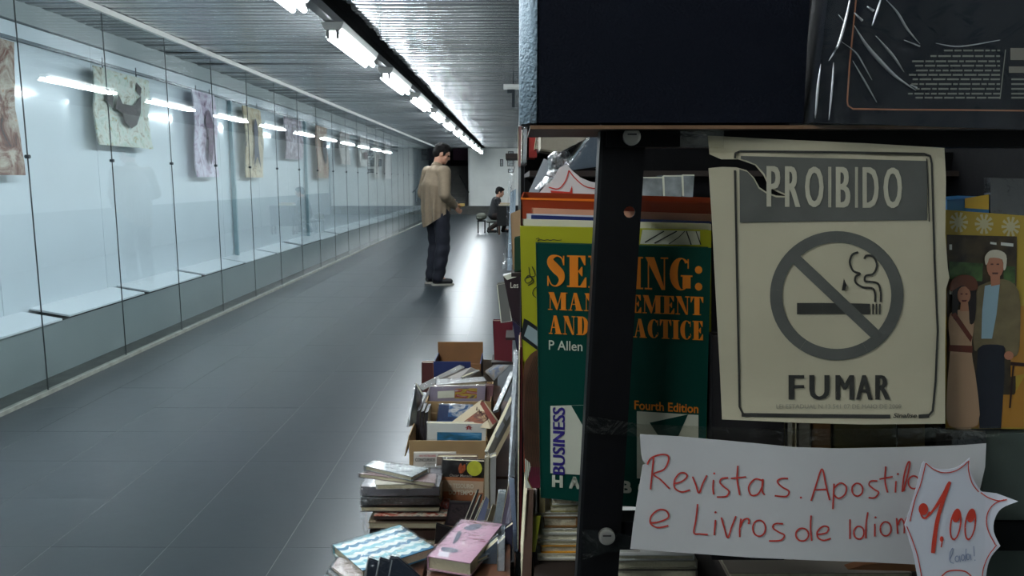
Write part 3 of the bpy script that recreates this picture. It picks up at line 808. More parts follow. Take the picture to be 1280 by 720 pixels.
yel = mat('yellow_green_magazine_cover', s2l(160, 160, 34), .5, spec=.2)
YY = .762
yb = book('yellow-green magazine behind the green paperback, with line doodles and a phone printed on it', [PY(x, y, YY) for x, y in ((650, 283), (889, 288), (889, 612), (657, 610))], .012, yel, RK)
my = lambda x, y: PY(x, y, YY - .0005)
my2 = lambda x, y: PY(x, y, YY - .0009)
ink = mat('black_print_ink', s2l(28, 30, 26), .5)
dood = []
dood += ribbon2(smooth2([(670, 299), (673, 297.5), (674, 299), (672, 301), (676, 299.5), (680, 300.5), (684, 299.5), (688, 300.5), (692, 299.5), (697, 300.5), (702, 299.8)], 3), .8)
dood += ribbon2(smooth2([(661, 334), (663, 345), (669, 344), (665, 333)], 4), .9)
dood += ribbon2(smooth2([(657, 348), (661, 344), (665, 350), (659, 354), (656, 349), (663, 346), (667, 352), (660, 357)], 4), 1.0)
dood += ribbon2(smooth2([(672, 358), (667, 362), (666, 368), (670, 372)], 4), 1.0)
flatprint('doodle', dood, my, ink, yb)
flatprint('printed_phone', [[(655, 398), (661, 401), (672, 409), (672, 438), (653, 424), (651, 420)]], my, mat('phone_black', s2l(30, 32, 34), .4), yb)
flatprint('phone_screen', [[(660, 406), (672, 414), (672, 433), (655, 420)]], my2, mat('phone_screen_grey', s2l(150, 165, 165), .4), yb)
hair_b = []
flatprint('printed_brown_hair', [smooth2([(654, 470), (660, 447), (675, 436), (700, 432), (720, 500), (700, 600), (664, 600), (655, 560)], 5, True)], my, mat('printed_hair_brown', s2l(84, 54, 34), .5, noise=.3, nscale=40), yb)
for k in range(9):
    hair_b += ribbon2(smooth2([(657 + k * 2.4, 600 - k), (655 + k * 2.0, 540), (658 + k * 2.2, 480), (668 + k * 2.2, 445)], 4), .6)
flatprint('hair_strands', hair_b, my2, mat('printed_hair_dark', s2l(48, 32, 22), .5), yb)
flatprint('printed_collar', [[(656, 573), (662, 578), (664, 584), (659, 600), (664, 610), (657, 610)]], my2, white_p, yb)
flatprint('printed_maroon_jacket', [[(663, 584), (700, 584), (700, 610), (665, 610), (660, 600)]], my2, mat('printed_maroon', s2l(92, 26, 44), .5), yb)
# drawing at the upper right of the yellow magazine
flatprint('printed_sketch', [[(803, 287), (875, 289), (875, 306), (800, 305)]], my, mat('sketch_white', s2l(200, 200, 180), .5), yb)
flatprint('sketch_line', ribbon2([(806, 303), (830, 289)], 1.5) + ribbon2([(818, 304), (846, 289)], 1.5) + ribbon2([(858, 289), (864, 306)], 1.5) + ribbon2([(870, 289), (876, 306)], 1.2) + ribbon2([(836, 305), (848, 297), (856, 289)], 1.0), my2, ink, yb)

def rack(label, px, Y, t, m_, cat='book', **kw):
    return book(label, [PY(x, y, Y) for x, y in px], t, m_, RK, cat=cat, **kw)
rack('cream sheaf of pages just behind the yellow magazine', ((653, 274), (889, 280), (889, 600), (657, 600)), .776, .008, mat('cream_cover', s2l(205, 202, 180), .6), 'book')
rack('dark blue backed booklet behind the cream pages, its top edge showing', ((664, 269), (889, 277), (889, 600), (668, 600)), .788, .006, mat('navy_cover', s2l(24, 40, 98), .4))
rack('thin white booklet, second sheet behind the yellow magazine', ((658, 267), (760, 270), (760, 600), (660, 600)), .797, .004, mat('white_cover', s2l(205, 205, 205), .5))
rack('pale pink-orange booklet in front of the orange folder', ((665, 260), (889, 268), (889, 600), (668, 600)), .804, .007, mat('salmon_cover', s2l(205, 150, 118), .5), pages=mat('pink_pages', s2l(190, 130, 120), .7))
of = thing('folder', 'tall rust-orange plastic folder at the back of the rack', 'folder', (.1, .83, .9), RK)
om = mat('rust_orange_plastic', s2l(142, 52, 18), .35, coat=.1)
fq = [PY(x, y, .822) for x, y in ((651, 248), (889, 254), (889, 590), (655, 590))]
bq = [PY(x, y, .85) for x, y in ((654, 240), (889, 247), (889, 590), (657, 590))]
keep(link('front_flap', prism_me(fq, (0, .0015, 0)), om), of)
keep(link('back_flap', prism_me(bq, (0, .0015, 0)), om), of)
keep(link('spine_fold', prism_me([fq[0], bq[0], bq[3], fq[3]], (.0015, 0, 0)), om), of)
keep(link('top_lip', print_me([[(651, 247), (748, 249), (748, 252), (651, 249.5)]], lambda x, y: PY(x, y, .8212)), mat('bright_orange_edge', s2l(225, 120, 30), .4)), of)

# ---- the splash price ticket and the things on the shelf behind the rack
def ticket(name, label, outline, Y, m_, mark, mkm, group=None):
    r = thing(name, label, 'price tag', PY(*outline[0], Y), group)
    keep(link('paper', sheet_me(outline, lambda x, y: PY(x, y, Y), .0004, 10), m_), r)
    keep(link('red_marking', print_me(mark, lambda x, y: PY(x, y, Y - .0006)), mkm), r)
    return r
pap = mat('white_card', s2l(225, 222, 218), .7)
redp = mat('red_marker', s2l(200, 58, 44), .6)
out = [(672, 243), (680, 234), (690, 226), (699, 210), (708, 205), (716, 214), (726, 222), (738, 227), (760, 231), (760, 250), (672, 246)]
ticket('price_ticket', 'white splash-shaped price ticket with a red wavy outline behind the orange folder', out, .875, pap,
       ribbon2(smooth2([(686, 234), (698, 236), (707, 226), (711, 213)], 4), 1.4) + ribbon2(smooth2([(711, 213), (720, 224), (734, 234), (760, 237)], 4), 1.4) + [[(688, 238), (700, 239), (712, 240), (715, 232), (716, 246), (690, 245)]], redp, 'hand lettered price tickets')
UP = 'wrapped books on the upper shelf beyond the rack'
def up(label, px, Y, t, m_, **kw): return book(label, [PY(x, y, Y) for x, y in px], t, m_, UP, **kw)
up('pale thick book in clear plastic lying under the top board', ((676, 163), (752, 163), (700, 190), (676, 186)), 1.3, .16, mat('cream_wrapped', s2l(170, 160, 140), .5), wrap=True)
up('big grey-blue book in shiny plastic lying aslant behind the post', ((740, 168), (775, 172), (775, 204), (706, 214)), 1.22, .20, mat('grey_blue_wrapped', s2l(96, 108, 118), .3, coat=.6), wrap=True)
up('red hardback standing with its spine to the aisle', ((660, 164), (671, 164), (671, 197), (660, 197)), 1.5, .15, mat('red_cloth', s2l(150, 34, 26), .5))
up('thin grey magazine in plastic beside the red hardback', ((653, 161), (659, 161), (658, 203), (652, 203)), 1.5, .18, mat('pale_grey_cover', s2l(170, 176, 178), .4), wrap=2)
up('cream paperback leaning against the red hardback', ((671, 166), (678, 164), (680, 186), (668, 186)), 1.45, .12, mat('cream_cover2', s2l(190, 178, 150), .6))
r = thing('plastic_bag', 'gathered neck of a clear plastic bag above the splash ticket', 'bag', PY(702, 215, .9), None)
N = 14; rows = [(189, 7), (196, 12), (204, 11), (212, 9), (222, 13), (236, 20)]
v = []; f = []
for k, (y, hw) in enumerate(rows):
    for i in range(N):
        a = 2 * math.pi * i / N; q = PY(702 - k * 1.2, y, .9)
        rad = hw / F * .9 * (1 + .35 * (i % 2))
        v.append((q.x + rad * math.cos(a), q.y + rad * .45 * math.sin(a), q.z))
for k in range(len(rows) - 1):
    for i in range(N): f.append((k * N + i, k * N + (i + 1) % N, (k + 1) * N + (i + 1) % N, (k + 1) * N + i))
bagm = clear_mat('bag_plastic', .22, 1.0, .18, bump=.8, bscale=50)
keep(link('bag_film', me_from(v, f), bagm, smooth=True), r)
pt = thing('plastic_strip', 'milky plastic strip leaning diagonally behind the orange folder', 'strip', PY(664, 240, 1.0))
keep(link('strip', prism_me([PY(x, y, 1.0) for x, y in ((680, 198), (690, 203), (673, 242), (660, 242))], (0, .004, 0)), mat('milky_plastic', s2l(160, 168, 172), .25, coat=.5)), pt)
DV = 'clear cases on the small shelf behind the post'
for (q, lab) in ((((799, 222), (828, 222), (828, 247), (799, 247)), 'leftmost clear plastic case on the small shelf behind the post'),
                 (((829, 220), (852, 220), (852, 247), (829, 247)), 'middle dull plastic case on the small shelf behind the post'),
                 (((853, 219), (868, 219), (866, 247), (853, 247)), 'rightmost clear case with a white edge on the small shelf')):
    t_ = thing('plastic_case', lab, 'case', PY(*q[3], 1.06), DV)
    pts = [PY(x, y - .6, 1.06) for x, y in q]
    keep(link('case', prism_me(pts, (0, .05, 0)), mat('grey_case', s2l(130, 136, 136), .2, coat=.8, noise=.5, nscale=40)), t_)
    keep(link('case_edge', print_me(ribbon2([(q[0][0], q[0][1]), (q[0][0] + 1, q[3][1] - 2)], 2.5) + ribbon2([q[0], q[1]], 1.6), lambda x, y: PY(x, y, 1.0595)), white_p), t_)

# ---- no smoking sign
YS = .675
def curl(a, b):
    c = 0.0
    c += .004 * math.sin(a / 625 * 5.2 + .6) * (b / 700) - .0015 * math.sin(b / 150.0)
    c -= .010 * max(0, (b - 560) / 140) ** 2 * .5
    if b < 60: c += .002 * math.sin(a / 60)
    return c
def ms(lift=0.0):
    return lambda a, b: PY(870 + a / 1.894, 160 + b / 1.894, YS + curl(a, b) - lift)
sg = thing('no_smoking_sign', 'torn beige paper no smoking sign taped to the shelf, reading PROIBIDO FUMAR', 'sign', PY(1040, 530, YS))
sheet = mat('aged_beige_paper', s2l(184, 175, 148), .55, noise=.07, nscale=9, coat=.08)
outl = [(28, 18), (180, 26), (400, 36), (588, 47), (592, 120), (590, 250), (596, 330), (600, 355), (592, 380), (590, 520), (590, 700), (400, 702), (250, 698), (62, 690), (56, 560), (46, 380), (38, 220), (30, 95), (62, 92), (95, 93), (120, 100), (138, 118), (150, 140), (168, 152), (190, 160), (214, 161), (190, 150), (172, 138), (160, 112), (140, 88), (118, 80), (100, 74), (60, 74), (32, 62)]
keep(link('paper', sheet_me(outl, ms(), .0005, 20), sheet), sg)
sgrey = mat('worn_grey_ink', s2l(84, 84, 78), .6, noise=.16, nscale=25)
sblk = mat('faded_black_ink', s2l(46, 45, 40), .6, noise=.2, nscale=40)
def dens(pts, k=8, closed=False):
    out = []; n_ = len(pts)
    for i in range(n_ if closed else n_ - 1):
        a, b = pts[i], pts[(i + 1) % n_]
        out += [(a[0] + (b[0] - a[0]) * j / k, a[1] + (b[1] - a[1]) * j / k) for j in range(k)]
    if not closed: out.append(pts[-1])
    return out
keep(link('header_block', sheet_me([(103, 98), (122, 104), (136, 120), (148, 143), (168, 156), (190, 164), (216, 165), (222, 160), (192, 147), (174, 135), (162, 108), (142, 86), (120, 77), (106, 73), (106, 66), (330, 72), (548, 78), (547, 218), (330, 220), (104, 224)], ms(.0008), .0001, 24), sgrey), sg)
letters = []
xs = 164
for ch, wch in zip('PROIBIDO', (38, 42, 50, 12, 40, 12, 44, 50)):
    letters += bold2(ch, xs + 3, xs + wch - 2, 92, 188, 5)
    xs += wch + (6 if ch != 'I' else 6)
letters = [[(164 + (x - 164) * (326 / (xs - 6 - 164)), y - 2 + (x - 164) * .012) for x, y in q] for q in letters]
keep(link('word_proibido', print_me(letters, ms(.0013)), mat('sign_white_ink', s2l(180, 174, 152), .55, noise=.07, nscale=9)), sg)
bord = []
bord += ribbon2(dens([(92, 100), (94, 200), (98, 400), (103, 660), (112, 678)]), 5)
bord += ribbon2(dens([(92, 72), (93, 60), (105, 55), (330, 57), (540, 61), (554, 66), (558, 84), (564, 300), (572, 480), (567, 600), (560, 670), (550, 681)]), 5)
bord += ribbon2(dens([(108, 679), (250, 681), (350, 682), (460, 683)]), 9) + ribbon2(dens([(527, 683), (552, 681)], 3), 9)
keep(link('border', print_me(bord, ms(.0008)), sblk), sg)
keep(link('inner_border', print_me(ribbon2(dens([(546, 72), (550, 150), (552, 222)]), 2.5), ms(.0011)), sblk), sg)
keep(link('prohibition_ring', print_me(ring2(333, 397, 158, 153, 129, 126, 64), ms(.0008)), sgrey), sg)
keep(link('prohibition_bar', print_me(ribbon2(dens([(221, 296), (330, 399), (430, 494)], 10), [26] * 21), ms(.0014)), sgrey), sg)
cig = [[(239, 414), (300, 414), (300, 440), (239, 441)], [(300, 414), (360, 415), (360, 440), (300, 440)], [(360, 415), (412, 416), (412, 441), (360, 440)], [(417, 416), (421, 416), (421, 441), (417, 441)], [(425, 416), (429, 416), (429, 441), (425, 441)], [(433, 416), (437, 416), (437, 441), (433, 441)]]
cig += ribbon2(smooth2([(437, 412), (437, 388), (430, 368), (410, 364), (400, 362), (402, 350), (420, 345), (428, 325), (420, 305), (404, 302), (398, 310)], 5), 5)
cig += ribbon2(smooth2([(424, 412), (424, 394), (418, 380), (395, 377), (378, 366), (378, 352), (388, 345), (372, 338), (364, 318), (370, 300), (384, 294)], 5), 5)
keep(link('cigarette_symbol', print_me(cig, ms(.0009)), sblk), sg)
fu = []; xs = 0
for ch, a, b in (('F', 219, 256), ('U', 268, 316), ('M', 330, 374), ('A', 378, 418), ('R', 424, 460)):
    fu += bold2(ch, a, b, 585, 643, 5)
keep(link('word_fumar', print_me(fu, ms(.0011)), sblk), sg)
keep(link('law_line', print_me(text2('LEI ESTADUAL N 13.541 07 DE MAIO DE 2009', 190, 486, 654, 664), ms(.0011)), mat('pale_grey_ink', s2l(135, 132, 118), .6)), sg)
keep(link('printer_name', print_me(text2('Sinalise', 466, 523, 675, 686, .02, .3), ms(.0011)), sblk), sg)
keep(link('small_tear', print_me([[(345, 385), (350, 356), (357, 372), (353, 384)]], ms(.0018)), mat('tear_shadow', s2l(24, 22, 20), .8)), sg)

# ---- hand lettered strip
YT = .668
def c2(a, b):
    return .0025 * math.sin(a / 1280 * 9) * (1 if b > 0 else 1) - .002 * (b / 400)
def mt(lift=0.0): return lambda a, b: PY(770 + a / 2.51, 520 + b / 2.51, YT + c2(a, b) - lift)
hs = thing('handwritten_sign', 'white paper strip with red handwriting about magazines, below the no smoking sign', 'sign', PY(960, 705, YT))
wp = mat('white_writing_paper', s2l(196, 194, 192), .55, noise=.03, nscale=7)
keep(link('paper', sheet_me([(75, 57), (200, 64), (420, 84), (560, 98), (700, 102), (900, 98), (1080, 92), (1162, 86), (1158, 160), (1140, 240), (1135, 472), (945, 466), (780, 458), (600, 452), (420, 444), (250, 432), (45, 417), (54, 340), (68, 250), (84, 154), (94, 150), (82, 138), (78, 110)], mt(), .0004, 24), wp), hs)
C = lambda cx, cy, rx, ry, a0=0, a1=380: [(cx + rx * math.cos(math.radians(a)), cy + ry * math.sin(math.radians(a))) for a in range(a0, a1, 24)]
ST = [[(118, 130), (113, 180), (108, 230)], [(98, 152), (110, 132), (140, 121), (162, 124), (164, 142), (150, 168), (118, 182), (140, 200), (168, 228)],
      [(182, 212), (205, 206), (222, 192), (218, 180), (200, 180), (184, 200), (184, 225), (205, 238), (232, 232)],
      [(240, 190), (250, 215), (260, 242), (272, 212), (285, 186)], [(306, 200), (304, 225), (306, 246)], [(308, 180)],
      [(352, 194), (332, 196), (326, 208), (338, 222), (354, 236), (346, 252), (316, 254)], [(382, 156), (380, 200), (388, 248)], [(360, 196), (408, 191)],
      [(458, 202), (436, 198), (416, 222), (424, 248), (446, 244), (460, 215), (460, 198), (458, 232), (466, 248)],
      [(540, 196), (518, 196), (506, 206), (520, 222), (542, 236), (534, 252), (498, 250)], [(580, 256)],
      [(612, 266), (628, 215), (646, 166), (658, 215), (670, 264)], [(622, 232), (664, 230)],
      [(684, 212), (682, 250), (680, 292)], [(684, 226), (704, 210), (722, 222), (718, 246), (698, 258), (684, 248)], C(757, 231, 17, 20),
      [(820, 204), (800, 204), (794, 216), (810, 230), (824, 240), (812, 256), (792, 256)], [(846, 158), (844, 205), (852, 240)], [(826, 198), (868, 190)],
      [(878, 204), (876, 240)], [(884, 182)], [(898, 238), (903, 190), (914, 150), (922, 146), (916, 180), (902, 236)], C(934, 208, 17, 20),
      [(106, 336), (135, 332), (164, 318), (158, 298), (135, 294), (112, 312), (108, 336), (130, 350), (164, 344)],
      [(256, 276), (250, 330), (244, 366), (262, 370), (288, 372)], [(312, 326), (308, 374)], [(312, 302)], [(330, 318), (340, 352), (350, 382), (362, 350), (376, 314)],
      [(392, 322), (388, 352), (388, 380)], [(390, 350), (398, 328), (414, 322), (418, 334)], [(416, 336)], C(449, 352, 20, 25),
      [(524, 338), (500, 338), (492, 350), (510, 364), (528, 374), (516, 390), (480, 392)], C(584, 372, 20, 20), [(612, 312), (610, 350), (614, 392)],
      [(632, 372), (660, 366), (666, 350), (650, 346), (632, 362), (634, 382), (652, 390), (674, 384)],
      [(734, 324), (734, 386)], C(762, 366, 16, 20), [(790, 302), (784, 344), (784, 384)], [(812, 338), (812, 378)], [(814, 318)], C(846, 354, 17, 22),
      [(880, 320), (884, 370)], [(884, 342), (894, 322), (904, 338), (904, 368)], [(904, 342), (914, 318), (924, 346), (928, 362)]]
pol = []
for s in ST:
    pol += ribbon2(smooth2([(x, y) for x, y in s], 5) if len(s) > 2 else s, 5.0 if len(s) > 1 else 6)
red_ink = mat('red_marker_ink', s2l(190, 58, 48), .5)
keep(link('red_handwriting', print_me(pol, mt(.0008)), red_ink), hs)

# ---- starburst price tag
YT2 = .655
def c3(a, b): return .004 * math.sin(a / 200) - .012 * max(0, (a - 1150) / 110) ** 2
def mb(lift=0.0): return lambda a, b: PY(770 + a / 2.51, 520 + b / 2.51, YT2 + c3(a, b) - lift)
stg = thing('price_tag', 'white starburst price tag with red outline, pinned over the right end of the handwritten strip', 'price tag', PY(1200, 715, YT2), 'hand lettered price tickets')
so = [(966, 142)] + smooth2([(966, 142), (995, 162), (1030, 168), (1072, 160), (1110, 132)], 4)[1:] + smooth2([(1110, 132), (1112, 170), (1124, 205), (1144, 234)], 4)[1:] + [(1150, 238), (1195, 243), (1262, 268)] + smooth2([(1262, 268), (1210, 290), (1188, 325), (1186, 365), (1206, 408)], 4)[1:] + smooth2([(1206, 408), (1178, 440), (1164, 480), (1160, 530)], 4)[1:] + [(1130, 560), (1060, 545), (960, 580)] + smooth2([(960, 580), (945, 500), (932, 430), (905, 342)], 4) + smooth2([(905, 342), (920, 300), (938, 240), (950, 190), (960, 150)], 4)[1:]
keep(link('card', sheet_me(so, mb(), .0006, 18), mat('white_card_tag', s2l(214, 215, 222), .5, noise=.02, nscale=6)), stg)
red2 = mat('red_paint_marker', s2l(205, 62, 42), .5)
bo = ribbon2(smooth2([(972, 148), (998, 168), (1030, 178), (1070, 170), (1106, 142)], 6), 3.2) + ribbon2(smooth2([(1107, 140), (1106, 172), (1118, 212), (1138, 238)], 5), 3.2)
bo += ribbon2(smooth2([(1144, 240), (1168, 256), (1200, 266), (1226, 262)], 5), 3.6) + ribbon2(smooth2([(1218, 262), (1184, 278), (1164, 310), (1166, 355), (1190, 404)], 5), 3.2) + ribbon2(smooth2([(1194, 404), (1168, 440), (1152, 480), (1148, 520)], 5), 3.0)
bo += ribbon2(smooth2([(972, 148), (962, 190), (952, 225), (938, 262), (922, 330)], 5), 3.2) + ribbon2(smooth2([(912, 346), (930, 390), (946, 440), (958, 502), (960, 540)], 5), 3.0) + ribbon2(smooth2([(1022, 502), (1040, 488), (1068, 484), (1096, 488), (1114, 502)], 5), 4)
keep(link('red_outline', print_me(bo, mb(.0009)), red2), stg)
nb = ribbon2(smooth2([(978, 316), (998, 292), (1022, 256), (1040, 222), (1048, 206)], 4), [4, 5, 6, 7, 8, 9, 10, 11, 12, 12, 12, 12, 12, 12, 11, 10, 8]) + ribbon2(smooth2([(1046, 210), (1018, 290), (1004, 350), (994, 430)], 5), [10, 10, 11, 11, 12, 12, 12, 12, 13, 13, 13, 13, 14, 14, 13, 12])
nb += [ell2(964, 292, 15, 19, 16)] + ribbon2(smooth2([(955, 300), (962, 318), (974, 318), (984, 300)], 4), 6)
nb += [ell2(1022, 386, 6, 9, 12)] + ribbon2([(1024, 390), (1020, 412)], 4)
for cx in (1064, 1110):
    nb += [[(x + (350 - y) * .12, y) for x, y in q] for q in ring2(cx, 340, 18, 50, 13, 44, 28)] + [[(x + (350 - y) * .12, y) for x, y in ell2(cx - 1, 314, 13, 20, 14)]]
keep(link('price_lettering', print_me(nb, mb(.0009)), red2), stg)
hw = [[(1046, 452), (1056, 430), (1056, 414), (1048, 430), (1048, 456), (1060, 462)], C(1070, 448, 6, 9), [(1078, 438), (1080, 458)], C(1088, 444, 5, 9), [(1098, 416), (1096, 455)], C(1104, 442, 5, 9), [(1112, 434), (1114, 452)], [(1122, 408), (1124, 440)], [(1126, 452)]]
pb = []
for s in hw: pb += ribbon2(smooth2(s, 4) if len(s) > 2 else s, 2.2 if len(s) > 1 else 3)
keep(link('blue_handwriting', print_me(pb, mb(.0009)), mat('blue_grey_pen', s2l(130, 145, 175), .5)), stg)

# ---- clear tape over post, books and papers
tape_m = clear_mat('clear_packing_tape', .07, .8, .2, tint=(.93, .92, .88), bump=.5, bscale=30)
def tape(label, pts, Y):
    o = link('packing_tape', sheet_me(pts, lambda x, y: PY(x, y, Y + .0015 * math.sin(x / 23)), .0001, 20), tape_m)
    return tag(o, label, 'tape', 'strips of clear packing tape')
tape('clear tape strip crossing the post above the handwritten strip', [(731, 541), (800, 546), (960, 556), (1100, 558), (1250, 545), (1250, 533), (1100, 536), (960, 536), (800, 530), (735, 520)], .683)
tape('crumpled clear tape around the lower bolt on the post', [(728, 662), (760, 664), (800, 672), (800, 690), (760, 690), (728, 700)], .681)
tape('short clear tape at the top left corner of the no smoking sign', [(850, 160), (905, 158), (905, 186), (850, 184)], .668)

# ---- photograph poster at the right
YR = .70
def mp6(lift=0.0): return lambda a, b: PY(1140 + a / 1.8, 160 + b / 1.8, YR - lift)
po = thing('photo_poster', 'yellow bordered colour photograph of a couple, at the right edge behind the no smoking sign', 'poster', PY(1230, 535, YR))
keep(link('paper', sheet_me([(76, 184), (290, 200), (290, 678), (76, 676)], mp6(), .0006, 40), mat('yellow_printed_border', s2l(165, 138, 44), .5)), po)
A = lambda name, polys, col, l, **kw: keep(link(name, print_me(polys, mp6(l)), mat(name, s2l(*[c * .84 for c in col]), .5, **kw)), po)
fl_ = []
for cx, cy in ((105, 212), (162, 216), (222, 222), (275, 226)):
    for k in range(10):
        a = math.radians(36 * k); fl_.append([(cx + 5 * math.cos(a - .3), cy + 5 * math.sin(a - .3)), (cx + 21 * math.cos(a - .16), cy + 23 * math.sin(a - .16)), (cx + 21 * math.cos(a + .16), cy + 23 * math.sin(a + .16)), (cx + 5 * math.cos(a + .3), cy + 5 * math.sin(a + .3))])
    fl_.append(ell2(cx, cy, 10, 11, 12))
A('printed_flowers', fl_, (215, 205, 160), .0006)
A('photo_background', [[(78, 240), (236, 244), (232, 674), (78, 674)]], (66, 52, 30), .0008, noise=.7, nscale=60)
A('photo_green_plants', [[(84, 300), (160, 305), (158, 345), (84, 340)], [(206, 310), (232, 312), (232, 350), (206, 345)]], (70, 100, 50), .0010, noise=.6, nscale=90)
A('photo_orange_floor', [[(78, 600), (230, 600), (252, 560), (290, 540), (290, 674), (78, 674)], [(222, 400), (290, 400), (290, 545), (222, 560)]], (196, 136, 42), .0010)
for q_ in ([(176, 256), (190, 258), (190, 263), (176, 261)], [(200, 257), (228, 260), (228, 267), (200, 264)], [(84, 365), (96, 368), (96, 376), (84, 374)], [(84, 262), (90, 262), (90, 274), (84, 274)]): A('photo_white_light', [q_], (230, 232, 220), .0012)
A('man_trousers', [[(150, 475), (208, 478), (208, 560), (200, 676), (152, 676), (144, 560)]], (22, 26, 40), .0014)
A('man_jacket', [smooth2([(158, 352), (205, 340), (240, 368), (243, 470), (236, 512), (212, 512), (206, 490), (160, 488), (140, 500), (138, 420), (146, 365)], 3, True)], (128, 112, 76), .0016, noise=.2, nscale=70)
A('man_shirt', [[(164, 355), (198, 348), (190, 420), (180, 474), (156, 474), (158, 410)]], (165, 195, 205), .0018)
A('man_face', [ell2(187, 312, 19, 27, 18), [(176, 330), (198, 330), (198, 352), (178, 356)]], (196, 128, 96), .0020)
A('man_white_hair', [smooth2([(166, 308), (164, 290), (176, 276), (196, 275), (212, 286), (212, 312), (206, 320), (203, 296), (176, 292), (171, 302)], 3, True)], (222, 212, 186), .0022)
A('man_hand', [ell2(218, 512, 11, 10, 10)], (196, 128, 96), .0020)
A('man_features', [[(177, 305), (183, 305), (183, 308), (177, 308)], [(190, 305), (196, 305), (196, 308), (190, 308)], [(180, 325), (194, 325), (193, 329), (181, 329)]], (90, 50, 40), .0022)
A('woman_dress', [smooth2([(92, 412), (134, 412), (140, 440), (134, 500), (146, 580), (148, 668), (84, 670), (78, 600), (86, 500), (82, 440)], 3, True)], (208, 166, 128), .0024)
A('woman_sash', [[(88, 420), (98, 415), (136, 470), (132, 482)], [(84, 488), (136, 490), (136, 506), (82, 502)]], (120, 50, 28), .0026)
A('woman_hair', [smooth2([(92, 362), (100, 352), (134, 352), (144, 365), (142, 430), (130, 440), (126, 400), (104, 398), (102, 432), (90, 420)], 3, True)], (34, 22, 18), .0026)
A('woman_face', [ell2(117, 376, 15, 20, 16), [(110, 392), (126, 392), (128, 412), (108, 412)]], (204, 140, 104), .0028)
A('woman_hat', [smooth2([(84, 356), (96, 336), (120, 330), (142, 338), (148, 360), (132, 366), (116, 354), (98, 362), (88, 368)], 3, True)], (118, 62, 34), .0030)
A('woman_features', [[(109, 372), (114, 372), (114, 375), (109, 375)], [(120, 372), (125, 372), (125, 375), (120, 375)], [(111, 387), (124, 387), (121, 391), (113, 391)]], (110, 36, 30), .0030)
A('photo_table', ribbon2([(222, 530), (290, 536)], 8) + ribbon2([(228, 535), (220, 630)], 4), (50, 20, 16), .0018)

misc = 'assorted things packed behind the signs'
def slabthing(name, label, cat, px, Y, t, m_, group=misc, part='body', extra=None):
    r = thing(name, label, cat, PY(*px[3], Y), group)
    keep(link(part, prism_me([PY(x, y, Y) for x, y in px], (0, t, 0)), m_), r)
    if extra:
        for nm, polys, mm in extra: keep(link(nm, print_me(polys, lambda x, y: PY(x, y, Y - .0007)), mm), r)
    return r
grn = mat('grey_green_board', s2l(70, 78, 72), .6, spec=.2)
slabthing('display_board', 'plain grey-green board at the lower right corner behind the price tag', 'board', [(1232, 543), (1340, 540), (1340, 760), (1222, 760)], .70, .01, grn)
slabthing('blue_box', 'bright blue box corner with a yellow printed band, above the couple photograph', 'box', [(1184, 250), (1236, 246), (1236, 268), (1184, 268)], .72, .05, mat('bright_blue_card', s2l(40, 112, 165), .4), extra=[('yellow_band', [[(1206, 248), (1236, 243), (1236, 262), (1206, 260)]], mat('yellow_card', s2l(205, 165, 40), .4))])
slabthing('magazine', 'dark glossy magazine wrapped in plastic above the couple photograph at the right edge', 'magazine', [(1238, 222), (1340, 225), (1340, 275), (1238, 272)], .73, .01, mat('dark_glossy_cover', s2l(38, 38, 40), .15, coat=1, bump=.5, bscale=40))
LB = 'books filed on the rack behind the handwritten strip'
for (x0, x1, col, lab) in ((890, 980, (30, 28, 30), 'black book with faint small print, just right of the green paperback behind the signs'), (982, 990, (150, 146, 132), 'thin white edged book under the no smoking sign'),
                           (996, 1012, (112, 108, 96), 'grey booklet edge under the no smoking sign'), (1014, 1038, (104, 72, 34), 'brown book back under the no smoking sign'), (1040, 1120, (84, 78, 40), 'olive book cover under the right half of the no smoking sign'), (1122, 1180, (96, 78, 34), 'mustard book cover at the lower right of the no smoking sign')):
    book(lab, [PY(x, y, .735) for x, y in ((x0, 420), (x1, 420), (x1, 700), (x0, 700))], .02, mat('filed_cover', s2l(*col), .5, noise=.15, nscale=12), LB)
slabthing('plastic_bundle', 'crinkled black plastic at the lower right, beside the foot of the price tag', 'bag', [(1170, 536), (1232, 540), (1232, 570), (1170, 566)], .695, .02, mat('black_film', s2l(26, 26, 28), .2, coat=.8, bump=.8, bscale=50))

